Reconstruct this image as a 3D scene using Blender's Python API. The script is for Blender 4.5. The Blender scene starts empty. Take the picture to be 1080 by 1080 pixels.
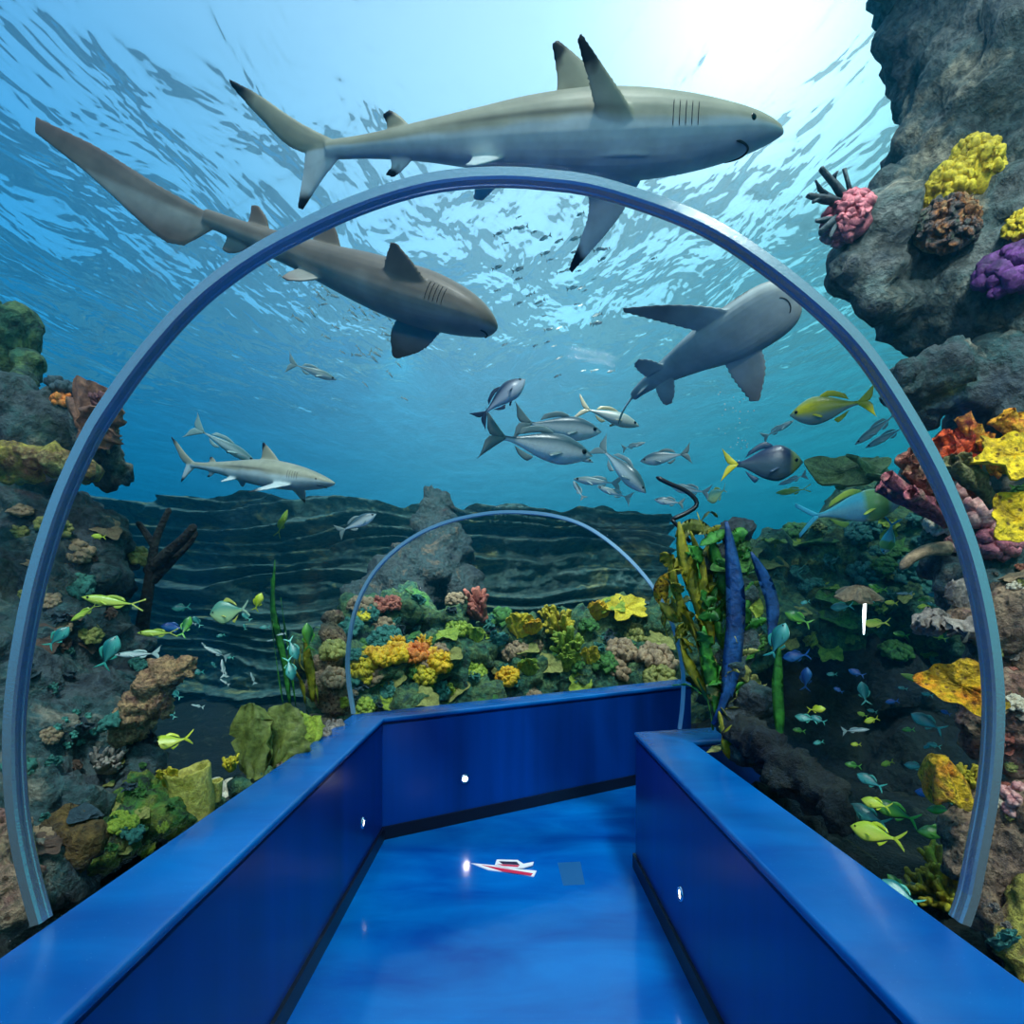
import bpy, math, random
import numpy as np
from mathutils import Vector, Matrix
from mathutils.bvhtree import BVHTree
rnd = random.Random(7)
SC = bpy.context.scene
COL = SC.collection
F = 600.0; VX = 540.0; VY = 625.0; EYE = 1.6

def at(px, py, d):
    """A point of the place seen along a pixel's direction, d metres ahead of the eye."""
    return np.array(((px-VX)/F*d, d, EYE+(VY-py)/F*d))

# ------------------------------------------------------------------ noise
def _h(ix, iy, iz, s):
    n = (ix*374761393 + iy*668265263 + iz*2147483647 + s*1274126177) & 0xffffffff
    n = ((n ^ (n >> 13))*1274126177) & 0xffffffff
    n = ((n ^ (n >> 16))*2246822519) & 0xffffffff
    return ((n ^ (n >> 15)) & 0xffff)/32767.5-1.0
def noise(P, s=0):
    P = np.asarray(P, float); i = np.floor(P).astype(np.int64); f = P-i; u = f*f*f*(f*(f*6-15)+10)
    r = 0
    for dx in (0, 1):
        wx = u[..., 0] if dx else 1-u[..., 0]
        for dy in (0, 1):
            wy = u[..., 1] if dy else 1-u[..., 1]
            for dz in (0, 1):
                wz = u[..., 2] if dz else 1-u[..., 2]
                r = r+wx*wy*wz*_h(i[..., 0]+dx, i[..., 1]+dy, i[..., 2]+dz, s)
    return r
def fbm(P, o=4, s=0, g=.5):
    P = np.asarray(P, float); a = 1.; t = 0
    for k in range(o):
        t = t+a*noise(P, s+k*17); P = P*2.03; a *= g
    return t
def ridge(P, o=4, s=0):
    P = np.asarray(P, float); a = 1.; t = 0
    for k in range(o):
        t = t+a*(1-2*np.abs(noise(P, s+k*13))); P = P*2.07; a *= .5
    return t

def worley(P, s=0):
    P = np.asarray(P, float); i = np.floor(P).astype(np.int64); best = np.full(P.shape[:-1], 9.)
    for dx in (-1, 0, 1):
        for dy in (-1, 0, 1):
            for dz in (-1, 0, 1):
                a, b, c = i[..., 0]+dx, i[..., 1]+dy, i[..., 2]+dz
                q = np.stack([a+.5+.42*_h(a, b, c, s), b+.5+.42*_h(a, b, c, s+7), c+.5+.42*_h(a, b, c, s+13)], -1)
                best = np.minimum(best, ((P-q)**2).sum(-1))
    return np.sqrt(best)

# ------------------------------------------------------------------ mesh building
_ico = {}
def ico(n):
    if n not in _ico:
        import bmesh
        bm = bmesh.new(); bmesh.ops.create_icosphere(bm, subdivisions=n, radius=1)
        v = np.array([x.co[:] for x in bm.verts]); f = [[q.index for q in x.verts] for x in bm.faces]; bm.free()
        _ico[n] = (v, f)
    return _ico[n]
def unit(v):
    v = np.asarray(v, float); return v/(np.linalg.norm(v)+1e-12)
def frame(z, up=(0, 0, 1)):
    z = unit(z); x = np.cross(up, z)
    if np.linalg.norm(x) < 1e-3: x = np.cross((1, 0, 0), z)
    x = unit(x); return x, np.cross(z, x), z
class MB:
    def __init__(s): s.v = []; s.f = []; s.c = []; s.n = 0
    def add(s, v, f, c=None):
        v = np.asarray(v, float); s.v.append(v); s.f += [[i+s.n for i in q] for q in f]
        s.n += len(v)
        c = (1, 1, 1) if c is None else c
        c = np.asarray(c, float)
        s.c.append(np.tile(c, (len(v), 1)) if c.ndim == 1 else c)
    def ball(s, p, r, n=2, c=None, rot=None):
        v, f = ico(n); v = v*np.asarray(r, float)
        if rot is not None: v = v @ np.asarray(rot).T
        s.add(v+np.asarray(p), f, c)
    def tube(s, pts, rad, seg=8, cap=True, c=None, flat=None, up=(0, 0, 1)):
        pts = np.asarray(pts, float); n = len(pts)
        rad = np.broadcast_to(np.asarray(rad, float), (n,)) if np.ndim(rad) < 2 else np.asarray(rad, float)
        T = np.gradient(pts, axis=0); x0 = None; V = []
        for k in range(n):
            t = unit(T[k])
            if x0 is None: x, y, _ = frame(t, up)
            else:
                x = unit(x0-t*np.dot(x0, t)); y = np.cross(t, x)
            x0 = x
            r = rad[k] if rad.ndim == 1 else None
            rx, ry = (r, r*(flat or 1)) if r is not None else rad[k]
            for j in range(seg):
                a = 2*math.pi*j/seg; V.append(pts[k]+x*math.cos(a)*rx+y*math.sin(a)*ry)
        Fc = [[k*seg+j, k*seg+(j+1) % seg, (k+1)*seg+(j+1) % seg, (k+1)*seg+j] for k in range(n-1) for j in range(seg)]
        if cap:
            Fc.append(list(range(seg))[::-1]); Fc.append([(n-1)*seg+j for j in range(seg)])
        s.add(V, Fc, c)
    def knob(s, a, b, r0, r1, seg=7, c=None):
        """A finger with a rounded end."""
        a = np.asarray(a, float); b = np.asarray(b, float); L = np.linalg.norm(b-a); t = (b-a)/(L+1e-9)
        p = [a, a+(b-a)*.5, b, b+t*r1*.6, b+t*r1*.92]; s.tube(p, [r0, (r0+r1)/2, r1, r1*.75, r1*.25], seg, True, c)
    def grid(s, P, c=None, wrap=False):
        P = np.asarray(P, float); a, b = P.shape[:2]
        Fc = [[i*b+j, i*b+(j+1) % b, (i+1)*b+(j+1) % b, (i+1)*b+j] for i in range(a-1) for j in range(b if wrap else b-1)]
        s.add(P.reshape(-1, 3), Fc, None if c is None else (np.asarray(c).reshape(-1, 3) if np.ndim(c) > 1 else c))
    def box(s, lo, hi, c=None):
        (a, b, d), (e, f, g) = lo, hi
        v = [(a, b, d), (e, b, d), (e, f, d), (a, f, d), (a, b, g), (e, b, g), (e, f, g), (a, f, g)]
        s.add(v, [[0, 3, 2, 1], [4, 5, 6, 7], [0, 1, 5, 4], [1, 2, 6, 5], [2, 3, 7, 6], [3, 0, 4, 7]], c)
    def mesh(s, name):
        me = bpy.data.meshes.new(name); V = np.vstack(s.v)
        me.from_pydata([tuple(x) for x in V], [], s.f)
        ca = me.color_attributes.new('Col', 'FLOAT_COLOR', 'POINT')
        C = np.ones((len(V), 4)); C[:, :3] = np.vstack(s.c); ca.data.foreach_set('color', C.ravel())
        return me
    def build(s, name, mat, parent=None, smooth=True, origin=None):
        me = s.mesh(name)
        return link(name, me, mat, parent, smooth, origin)
def link(name, me, mat, parent=None, smooth=True, origin=None):
    if mat is not None: me.materials.append(mat)
    if smooth: me.shade_smooth()
    o = bpy.data.objects.new(name, me); COL.objects.link(o)
    if origin is not None:
        origin = Vector(origin)
        me.transform(Matrix.Translation(-origin)); o.location = origin
    if parent is not None:
        o.parent = parent
        if origin is None: pass
    return o
def tag(o, label=None, cat=None, group=None, kind=None):
    for k, v in (('label', label), ('category', cat), ('group', group), ('kind', kind)):
        if v: o[k] = v
    return o
def empty(name, loc, label, cat, group=None):
    o = bpy.data.objects.new(name, None); COL.objects.link(o); o.location = Vector(loc); o.empty_display_size = .05
    return tag(o, label, cat, group)
def copy_tree(o, label=None, group=None):
    c = o.copy(); COL.objects.link(c)
    for ch in list(o.children):
        d = ch.copy(); COL.objects.link(d); d.parent = c
    if label: c['label'] = label
    if group: c['group'] = group
    return c
def thing(name, mb, mat, label, cat, origin, group=None, smooth=True):
    return tag(mb.build(name, mat, None, smooth, origin), label, cat, group)
def remesh(mb, voxel, name='m', smooth=0):
    o = bpy.data.objects.new('tmp', mb.mesh('tmp')); COL.objects.link(o)
    m = o.modifiers.new('r', 'REMESH'); m.mode = 'VOXEL'; m.voxel_size = voxel
    if smooth:
        q = o.modifiers.new('s', 'SMOOTH'); q.iterations = smooth; q.factor = .5
    bpy.context.view_layer.update()
    dg = bpy.context.evaluated_depsgraph_get(); me = bpy.data.meshes.new_from_object(o.evaluated_get(dg))
    old = o.data; bpy.data.objects.remove(o); bpy.data.meshes.remove(old); me.name = name; me.materials.clear()
    return me
def vget(me):
    a = np.empty(len(me.vertices)*3); me.vertices.foreach_get('co', a); return a.reshape(-1, 3)
def nget(me):
    a = np.empty(len(me.vertices)*3); me.vertex_normals.foreach_get('vector', a); return a.reshape(-1, 3)
def vset(me, v):
    me.vertices.foreach_set('co', np.asarray(v).ravel()); me.update()
def setcol(me, C):
    ca = me.color_attributes.get('Col') or me.color_attributes.new('Col', 'FLOAT_COLOR', 'POINT')
    A = np.ones((len(me.vertices), 4)); A[:, :3] = C; ca.data.foreach_set('color', A.ravel())

# ------------------------------------------------------------------ materials
def lin(c):
    return tuple(((x/255)/12.92 if x/255 <= .04045 else ((x/255+.055)/1.055)**2.4) for x in c)
class NT:
    def __init__(s, m):
        m.use_nodes = True; s.t = m.node_tree; s.t.nodes.clear()
    def n(s, ty, **k):
        x = s.t.nodes.new(ty)
        for a, b in k.items():
            if a[0] == '_':
                a = a[1:]; a = int(a) if a.isdigit() else a.replace('_', ' ')
                if isinstance(b, bpy.types.NodeSocket): s.t.links.new(b, x.inputs[a])
                else: x.inputs[a].default_value = b
            else: setattr(x, a, b)
        return x
    def l(s, a, b): s.t.links.new(a, b)
    def ramp(s, fac, pts):
        x = s.n('ShaderNodeValToRGB'); s.l(fac, x.inputs[0]); e = x.color_ramp.elements
        while len(e) < len(pts): e.new(.5)
        for q, (p, c) in zip(e, pts): q.position = p; q.color = (*c, 1) if len(c) == 3 else c
        return x.outputs[0]
    def math(s, op, a, b=0., clamp=False):
        x = s.n('ShaderNodeMath', operation=op, use_clamp=clamp)
        for i, v in enumerate((a, b)):
            if isinstance(v, bpy.types.NodeSocket): s.l(v, x.inputs[i])
            else: x.inputs[i].default_value = v
        return x.outputs[0]
    def mix(s, f, a, b, ty='RGBA', mode='MIX'):
        x = s.n('ShaderNodeMix', data_type='RGBA', blend_type=mode)
        for i, v in ((0, f), (6, a), (7, b)):
            if isinstance(v, bpy.types.NodeSocket): s.l(v, x.inputs[i])
            else: x.inputs[i].default_value = v if i == 0 else (*v, 1)[:4]
        return x.outputs[2]
    def out(s, sh, vol=None):
        o = s.n('ShaderNodeOutputMaterial')
        if sh is not None: s.l(sh, o.inputs['Surface'])
        if vol is not None: s.l(vol, o.inputs['Volume'])
def plain(name, col, rough=.5, metal=0., bump=0, bs=60, coat=0.):
    m = bpy.data.materials.new(name); t = NT(m)
    p = t.n('ShaderNodeBsdfPrincipled', _Base_Color=(*lin(col), 1), _Roughness=rough, _Metallic=metal)
    p.inputs['Coat Weight'].default_value = coat
    if bump:
        tc = t.n('ShaderNodeTexCoord'); ns = t.n('ShaderNodeTexNoise', _Vector=tc.outputs['Object'], _Scale=bs, _Detail=4.)
        b = t.n('ShaderNodeBump', _Height=ns.outputs[0], _Strength=bump, _Distance=.01); t.l(b.outputs[0], p.inputs['Normal'])
    t.out(p.outputs[0]); return m
def rock_mat(name, cols, sc=3., bump=.6, fine=26., rough=.85, holes=0.):
    """Mottled rock or coral skin: 3-4 pigments in patches, porous bump."""
    m = bpy.data.materials.new(name); t = NT(m); tc = t.n('ShaderNodeTexCoord').outputs['Object']
    n1 = t.n('ShaderNodeTexNoise', _Vector=tc, _Scale=sc, _Detail=6., _Roughness=.65, _Distortion=.4)
    k = len(cols); pts = [(.34+.32*i/(k-1), lin(c)) for i, c in enumerate(cols)]
    c1 = t.ramp(n1.outputs[0], pts)
    n2 = t.n('ShaderNodeTexNoise', _Vector=tc, _Scale=fine, _Detail=5., _Roughness=.7)
    c2 = t.mix(.75, c1, t.ramp(n2.outputs[0], [(.36, (.3, .3, .3)), (.6, (1.6, 1.6, 1.6))]), mode='MULTIPLY')
    if holes:
        vo = t.n('ShaderNodeTexVoronoi', _Vector=tc, _Scale=holes)
        hm = t.ramp(vo.outputs['Distance'], [(.18, (.25, .2, .15)), (.3, (1, 1, 1))])
        c2 = t.mix(1., c2, hm, mode='MULTIPLY')
    p = t.n('ShaderNodeBsdfPrincipled', _Roughness=rough, _Base_Color=c2)
    vo2 = t.n('ShaderNodeTexVoronoi', _Vector=tc, _Scale=fine*.9)
    h = t.math('ADD', n2.outputs[0], t.math('MULTIPLY', vo2.outputs[0], .5))
    h = t.math('ADD', h, t.math('MULTIPLY', n1.outputs[0], 1.5))
    b = t.n('ShaderNodeBump', _Height=h, _Strength=bump, _Distance=.05); t.l(b.outputs[0], p.inputs['Normal'])
    t.out(p.outputs[0]); return m
def coral_mat(name, a, b, sc=30., sub=.0, rough=.6, bump=.3, trans=0.):
    m = bpy.data.materials.new(name); t = NT(m); tc = t.n('ShaderNodeTexCoord').outputs['Object']
    ns = t.n('ShaderNodeTexNoise', _Vector=tc, _Scale=sc, _Detail=4.)
    n2 = t.n('ShaderNodeTexNoise', _Vector=tc, _Scale=sc*.2, _Detail=2.)
    f = t.math('ADD', t.math('MULTIPLY', ns.outputs[0], .5), t.math('MULTIPLY', n2.outputs[0], .5))
    c = t.ramp(f, [(.38, lin(a)), (.6, lin(b))])
    n3 = t.n('ShaderNodeTexNoise', _Vector=tc, _Scale=sc*2.6, _Detail=5., _Roughness=.7); c = t.mix(.6, c, t.ramp(n3.outputs[0], [(.36, (.35, .35, .35)), (.6, (1.35, 1.35, 1.35))]), mode='MULTIPLY')
    p = t.n('ShaderNodeBsdfPrincipled', _Roughness=rough, _Base_Color=c)
    bp = t.n('ShaderNodeBump', _Height=t.math('ADD', ns.outputs[0], n3.outputs[0]), _Strength=.6, _Distance=.015); t.l(bp.outputs[0], p.inputs['Normal'])
    sh = p.outputs[0]
    if trans:
        tr = t.n('ShaderNodeBsdfTranslucent', _Color=c); mx = t.n('ShaderNodeMixShader', _0=trans); t.l(sh, mx.inputs[1]); t.l(tr.outputs[0], mx.inputs[2]); sh = mx.outputs[0]
    t.out(sh); return m
def skin_mat(name, rough=.4, sc=25., amt=.25, spec=.5):
    m = bpy.data.materials.new(name); t = NT(m); tc = t.n('ShaderNodeTexCoord').outputs['Object']
    at_ = t.n('ShaderNodeAttribute', attribute_name='Col')
    ns = t.n('ShaderNodeTexNoise', _Vector=tc, _Scale=sc, _Detail=5., _Roughness=.6)
    c = t.mix(amt, at_.outputs['Color'], t.ramp(ns.outputs[0], [(.3, (.55, .55, .55)), (.7, (1.3, 1.3, 1.3))]), mode='MULTIPLY')
    p = t.n('ShaderNodeBsdfPrincipled', _Roughness=rough, _Base_Color=c); p.inputs['Specular IOR Level'].default_value = spec
    bp = t.n('ShaderNodeBump', _Height=ns.outputs[0], _Strength=.12, _Distance=.01); t.l(bp.outputs[0], p.inputs['Normal'])
    t.out(p.outputs[0]); return m
# ------------------------------------------------------------------ camera
cam = bpy.data.cameras.new('camera'); co = bpy.data.objects.new('camera', cam); COL.objects.link(co)
cam.sensor_width = 36; cam.lens = 36*F/1080; cam.shift_y = (VY-540)/1080; cam.clip_start = .02; cam.clip_end = 200
co.location = (0, 0, EYE); co.rotation_euler = (math.pi/2, 0, 0); SC.camera = co
SC.view_settings.view_transform = 'Standard'; SC.view_settings.look = 'None'; SC.view_settings.gamma = 1
SC.view_settings.use_curve_mapping = False; SC.view_settings.exposure = 0.0
SC.cycles.use_denoising = True
SC.cycles.max_bounces = 6; SC.cycles.diffuse_bounces = 3; SC.cycles.glossy_bounces = 3; SC.cycles.transparent_max_bounces = 20; SC.cycles.volume_bounces = 0
SC.cycles.sample_clamp_indirect = 4; SC.cycles.caustics_reflective = False; SC.cycles.caustics_refractive = False

# ------------------------------------------------------------------ daylight over and around the tank
SUN = unit((.43, 1, 1.02))
w = bpy.data.worlds.new('world'); SC.world = w; t = NT(w)
g = t.n('ShaderNodeTexCoord').outputs['Generated']
sx = t.n('ShaderNodeSeparateXYZ', _0=g)
ele = t.ramp(t.math('ADD', t.math('MULTIPLY', sx.outputs[2], .5), .5),
    [(0., lin((4, 50, 70))), (.36, lin((6, 84, 118))), (.5, lin((0, 168, 194))), (.60, lin((6, 194, 230))), (.74, lin((100, 208, 248))), (1., lin((220, 240, 255)))])
side = t.ramp(t.math('ADD', t.math('MULTIPLY', sx.outputs[0], .5), .5), [(.15, (.45, .68, .98)), (.5, (1, 1, 1)), (.85, (1., 1.2, .86))])
c = t.mix(1., ele, side, mode='MULTIPLY')
dt = t.n('ShaderNodeVectorMath', operation='DOT_PRODUCT', _0=g, _1=tuple(SUN))
dd = t.math('MAXIMUM', dt.outputs['Value'], 0.)
gl = t.math('ADD', t.math('MULTIPLY', t.math('POWER', dd, 90.), 1.2), t.math('MULTIPLY', t.math('POWER', dd, 9.), .35))
d2 = t.math('MAXIMUM', t.n('ShaderNodeVectorMath', operation='DOT_PRODUCT', _0=g, _1=tuple(unit((-.06, 1, .42)))).outputs['Value'], 0.)
gl = t.math('ADD', gl, t.math('MULTIPLY', t.math('POWER', d2, 16.), .38))
gc = t.n('ShaderNodeVectorMath', operation='SCALE', _0=(.85, .95, 1.)); t.l(gl, gc.inputs['Scale'])
sm = t.n('ShaderNodeVectorMath', operation='ADD', _0=c, _1=gc.outputs[0])
bg = t.n('ShaderNodeBackground', _0=sm.outputs[0], _1=1.0)
wo = t.n('ShaderNodeOutputWorld'); t.l(bg.outputs[0], wo.inputs[0])
def sun(name, d, e, col, ang):
    L = bpy.data.lights.new(name, 'SUN'); L.energy = e; L.color = col; L.angle = math.radians(ang)
    o = bpy.data.objects.new(name, L); COL.objects.link(o); o.rotation_euler = Vector(d).to_track_quat('Z', 'Y').to_euler(); o.location = (0, 4, 9)
sun('sunlight', unit((.12, -.55, 1.)), 2.6, (1., .97, .9), 6)

def spot(name, loc, to, e, size, col=(1, .96, .88), r=.12):
    L = bpy.data.lights.new(name, 'SPOT'); L.energy = e; L.spot_size = math.radians(size); L.spot_blend = .6; L.shadow_soft_size = r; L.color = col
    o = bpy.data.objects.new(name, L); COL.objects.link(o); o.location = loc; o.rotation_euler = (Vector(to)-Vector(loc)).to_track_quat('-Z', 'Y').to_euler()
spot('tank_lamp_right', (1.0, -.2, 3.9), (1.85, 2.1, 1.7), 260, 62)
spot('tank_lamp_upper', (1.3, .3, 4.3), (2.3, 2.6, 3.2), 150, 60)
spot('fill_spot_left', (-1.2, .2, 4.0), (-1.9, 2.5, 1.5), 150, 62)  # unseen spot added to light the left reef
spot('tank_lamp_bank', (.6, 4.6, 4.3), (.1, 6.2, 1.2), 230, 75)
spot('fill_spot_cliff', (-1.0, 4.9, 3.7), (-1.0, 9.2, 1.6), 620, 100, (.95, 1, .92))  # unseen spot added in mid-water to bring up the cliff faces
spot('fill_spot_sharks', (0, -1.3, 2.95), (.2, 2.2, 3.3), 70, 110, (1, .98, .95), .3)  # unseen fill added behind the eye to light the sharks' sides
spot('tank_lamp_kelp', (1.2, 1.9, 4.0), (1.25, 3.1, 1.6), 60, 50)
# ------------------------------------------------------------------ water body: box with the tunnel's air left out
SURF = 4.6
m_water = bpy.data.materials.new('tank_water'); t = NT(m_water)
gp = t.n('ShaderNodeNewGeometry').outputs['Position']
mp = t.n('ShaderNodeMapping', _0=gp, _Scale=(1.6, .75, 1.), _Rotation=(0, 0, .5))
n1 = t.n('ShaderNodeTexNoise', _Vector=mp.outputs[0], _Scale=1.3, _Detail=3.5, _Roughness=.52, _Distortion=.35)
b1 = t.n('ShaderNodeBump', _Height=n1.outputs[0], _Strength=1., _Distance=.155)
fr = t.n('ShaderNodeFresnel', _IOR=1.16, _Normal=b1.outputs[0])
tr = t.n('ShaderNodeBsdfTransparent', _Color=(.93, .97, 1., 1)); gs = t.n('ShaderNodeBsdfGlossy', _Color=(.75, .9, 1., 1), _Roughness=.06, _Normal=b1.outputs[0])
mx = t.n('ShaderNodeMixShader', _0=t.math('MULTIPLY', fr.outputs[0], .6)); t.l(tr.outputs[0], mx.inputs[1]); t.l(gs.outputs[0], mx.inputs[2])
clear = t.n('ShaderNodeBsdfTransparent')
top = t.math('GREATER_THAN', t.n('ShaderNodeSeparateXYZ', _0=gp).outputs[2], SURF-.35)
mx2 = t.n('ShaderNodeMixShader', _0=top); t.l(clear.outputs[0], mx2.inputs[1]); t.l(mx.outputs[0], mx2.inputs[2])
va = t.n('ShaderNodeVolumeAbsorption', _Color=lin((25, 205, 222))+(1,), _Density=.08)
vs = t.n('ShaderNodeVolumeScatter', _Color=lin((40, 190, 235))+(1,), _Density=.02, _Anisotropy=.35)
ad = t.n('ShaderNodeAddShader'); t.l(va.outputs[0], ad.inputs[0]); t.l(vs.outputs[0], ad.inputs[1])
t.out(mx2.outputs[0], ad.outputs[0])

def catmull(P, n):
    P = np.asarray(P, float); P = np.vstack([2*P[0]-P[1], P, 2*P[-1]-P[-2]]); out = []
    seg = len(P)-3
    for k in range(n):
        u = k/(n-1)*seg; i = min(int(u), seg-1); f = u-i; a, b, c, d = P[i:i+4]
        out.append(.5*((2*b)+(-a+c)*f+(2*a-5*b+4*c-d)*f*f+(-a+3*b-3*c+d)*f**3))
    return np.array(out)
def resample(P, n):
    Q = catmull(P, 600); s = np.r_[0, np.cumsum(np.linalg.norm(np.diff(Q, axis=0), axis=1))]; u = np.linspace(0, s[-1], n)
    return np.stack([np.interp(u, s, Q[:, k]) for k in range(Q.shape[1])], 1)
TOP = .79
R1p = [(40, 972), (26, 920), (15, 860), (11, 800), (12, 750), (19, 690), (35, 610), (60, 530), (89, 465), (111, 428), (150, 374), (200, 318), (250, 278), (300, 248), (375, 213), (450, 190), (520, 183), (580, 186), (640, 196), (740, 232), (820, 283), (890, 343), (930, 392), (971, 458), (1000, 515), (1025, 580), (1042, 650), (1051, 720), (1051, 780), (1045, 840), (1034, 900), (1024, 950), (1016, 985)]
R1 = np.array([at(x, y, 1.40) for x, y in R1p]); R1[0, 2] = R1[-1, 2] = TOP
R2p = [(372, 752), (367, 720), (366, 690), (372, 650), (385, 617), (405, 590), (435, 566), (470, 550), (510, 541), (545, 539), (585, 543), (620, 555), (655, 580), (685, 612), (705, 645), (717, 680), (722, 715), (721, 745), (718, 768)]
R2 = np.array([at(x, y, 3.80-(x-372)/346*.42) for x, y in R2p]); R2[0, 2] = R2[-1, 2] = TOP
NR = 72
R1 = resample(R1, NR); R2 = resample(R2, NR)
R0 = R1.copy(); R0[:, 1] = -2.2
h3 = .82
R3 = np.array([(1.60, 4.40+h3*math.cos(a), TOP+1.25*max(0, math.sin(a))**.8) for a in np.linspace(0, math.pi, NR)])
R3 = resample(R3, NR)
def lerp(a, b, f): return a*(1-f)+b*f
def sections():
    S = [lerp(R0, R1, f) for f in np.linspace(0, 1, 5)]
    S += [lerp(R1, R2, f) for f in np.linspace(0, 1, 13)[1:]]
    S += [lerp(R2, R3, f) for f in np.linspace(0, 1, 7)[1:]]
    return S
SEC = sections()
def off(S, d):
    T = np.gradient(S, axis=0); pl = unit(np.cross(S[NR//2]-S[0], S[-1]-S[0]))
    N = np.cross(T, pl); N /= np.linalg.norm(N, axis=1)[:, None]
    if np.dot(N[NR//2], (0, 0, 1)) < 0: N = -N
    return S+N*d
# water: outer box + cavity
def build_water():
    mb = MB()
    X0, X1, Y0, Y1, Z0 = -16, 16, -6, 34, -.4
    nx, ny = 110, 140
    xs = np.linspace(X0, X1, nx); ys = np.linspace(Y0, Y1, ny); G = np.zeros((nx, ny, 3)); G[..., 0] = xs[:, None]; G[..., 1] = ys[None]
    G[..., 2] = SURF+.05*fbm(np.stack([G[..., 0]*.9, G[..., 1]*.6, G[..., 0]*0], -1), 2, 5)
    V = [*G.reshape(-1, 3)]
    Fc = [[i*ny+j, (i+1)*ny+j, (i+1)*ny+j+1, i*ny+j+1] for i in range(nx-1) for j in range(ny-1)]
    rim = [(i, 0) for i in range(nx)]+[(nx-1, j) for j in range(1, ny)]+[(i, ny-1) for i in range(nx-2, -1, -1)]+[(0, j) for j in range(ny-2, 0, -1)]
    base = len(V)
    for i, j in rim: V.append(np.array((xs[i], ys[j], Z0)))
    k = len(rim)
    for q in range(k):
        a = rim[q][0]*ny+rim[q][1]; b = rim[(q+1) % k][0]*ny+rim[(q+1) % k][1]
        Fc.append([base+q, base+(q+1) % k, b, a])
    Fc.append([base+q for q in range(k)][::-1])
    mb.add(V, Fc)
    # cavity
    rows = []
    for S in SEC:
        O = off(S, .045); a = O[0].copy(); b = O[-1].copy()
        L = [a+np.array((0, 0, -1.1))]+list(O)+[b+np.array((0, 0, -1.1))]
        rows.append(np.array(L))
    P = np.array(rows); a, b = P.shape[:2]
    Fc = [[i*b+j, (i+1)*b+j, (i+1)*b+(j+1) % b, i*b+(j+1) % b] for i in range(a-1) for j in range(b)]
    Fc.append(list(range(b))); Fc.append([(a-1)*b+j for j in range(b)][::-1])
    mb.add(P.reshape(-1, 3), Fc)
    o = mb.build('water', m_water, None, True)
    # face directions: check one cavity face; must look into the cavity
    me = o.data
    p = me.polygons[len(me.polygons)-3-len(SEC)*2]
    return tag(o, 'clear blue tank water around the tunnel with its rippled surface', 'water', kind='stuff')
water = build_water()

# ------------------------------------------------------------------ acrylic tunnel, rings, counters, floor
m_acr = bpy.data.materials.new('clear_acrylic'); t = NT(m_acr)
lw = t.n('ShaderNodeLayerWeight', _Blend=.12)
fr = t.math('MULTIPLY', t.math('POWER', lw.outputs['Facing'], 3.5), .35, True); fr = t.math('ADD', fr, .006)
tr = t.n('ShaderNodeBsdfTransparent', _Color=(.97, .985, .99, 1)); gs = t.n('ShaderNodeBsdfGlossy', _Color=(.9, .95, 1, 1), _Roughness=.03)
mx = t.n('ShaderNodeMixShader', _0=fr); t.l(tr.outputs[0], mx.inputs[1]); t.l(gs.outputs[0], mx.inputs[2]); t.out(mx.outputs[0])
def shell(name, S, label):
    mb = MB(); A = [off(s, 0) for s in S]; B = [off(s, .035) for s in S]
    mb.grid(np.array(A)); 
    n = mb.n; mb.grid(np.array(B)[::-1])
    a = len(S); b = NR
    f = []
    for i in range(a-1):
        f.append([i*b, n+(a-1-i)*b, n+(a-2-i)*b, (i+1)*b]); f.append([i*b+b-1, (i+1)*b+b-1, n+(a-2-i)*b+b-1, n+(a-1-i)*b+b-1])
    for j in range(b-1):
        f.append([j, j+1, n+(a-1)*b+j+1, n+(a-1)*b+j]); f.append([(a-1)*b+j, n+j, n+j+1, (a-1)*b+j+1])
    mb.f += f
    return tag(mb.build(name, m_acr), label, 'tunnel glass', kind='structure')
for nm, S, lb in (('acrylic_vault', SEC[:5], 'clear curved acrylic vault overhead before the near ring'), ('acrylic_vault', SEC[4:17], 'clear curved acrylic vault between the near and far rings'), ('acrylic_vault', SEC[16:], 'clear acrylic vault beyond the far ring over the bend')):
    shell(nm, S, lb)
def sweep(name, S, w, h, mat, label, inset=0.):
    """A joint ring: rounded, grooved band following the arch; w along the tunnel, h in thickness."""
    S = np.asarray(S); T = np.gradient(S, axis=0); pl = unit(np.cross(S[len(S)//2]-S[0], S[-1]-S[0])); mb = MB(); V = []
    prof = [(-.5, -.35), (-.36, -.5), (-.15, -.5), (-.1, -.42), (.1, -.42), (.15, -.5), (.36, -.5), (.5, -.35), (.5, .5), (-.5, .5)]
    for p, tt in zip(S, T):
        n = unit(np.cross(tt, pl)); 
        if np.dot(n, p-(S[0]+S[-1])/2) < 0: n = -n
        for a, b in prof: V.append(p+pl*a*w+n*(b*h-inset))
    k = len(prof)
    f = [[i*k+j, i*k+(j+1) % k, (i+1)*k+(j+1) % k, (i+1)*k+j] for i in range(len(S)-1) for j in range(k)]
    f += [list(range(k)), [(len(S)-1)*k+j for j in range(k)]]
    mb.add(V, f); o = mb.build(name, mat, None, False)
    return tag(o, label, 'tunnel ring', origin_of(o))
def origin_of(o): return None
m_ring = plain('brushed_steel', (188, 200, 208), .2, .8, .1, 200)
m_ring2 = plain('thin_joint', (150, 190, 215), .35, .5)
ringS = resample(R1, 140)
sweep('tunnel_ring', ringS, .044, .026, m_ring, 'large grey metal tunnel ring arching close overhead', .012)
sweep('tunnel_ring', resample(R2, 120), .03, .022, m_ring2, 'thin pale far ring arching over the end of the tunnel', .008)

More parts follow.
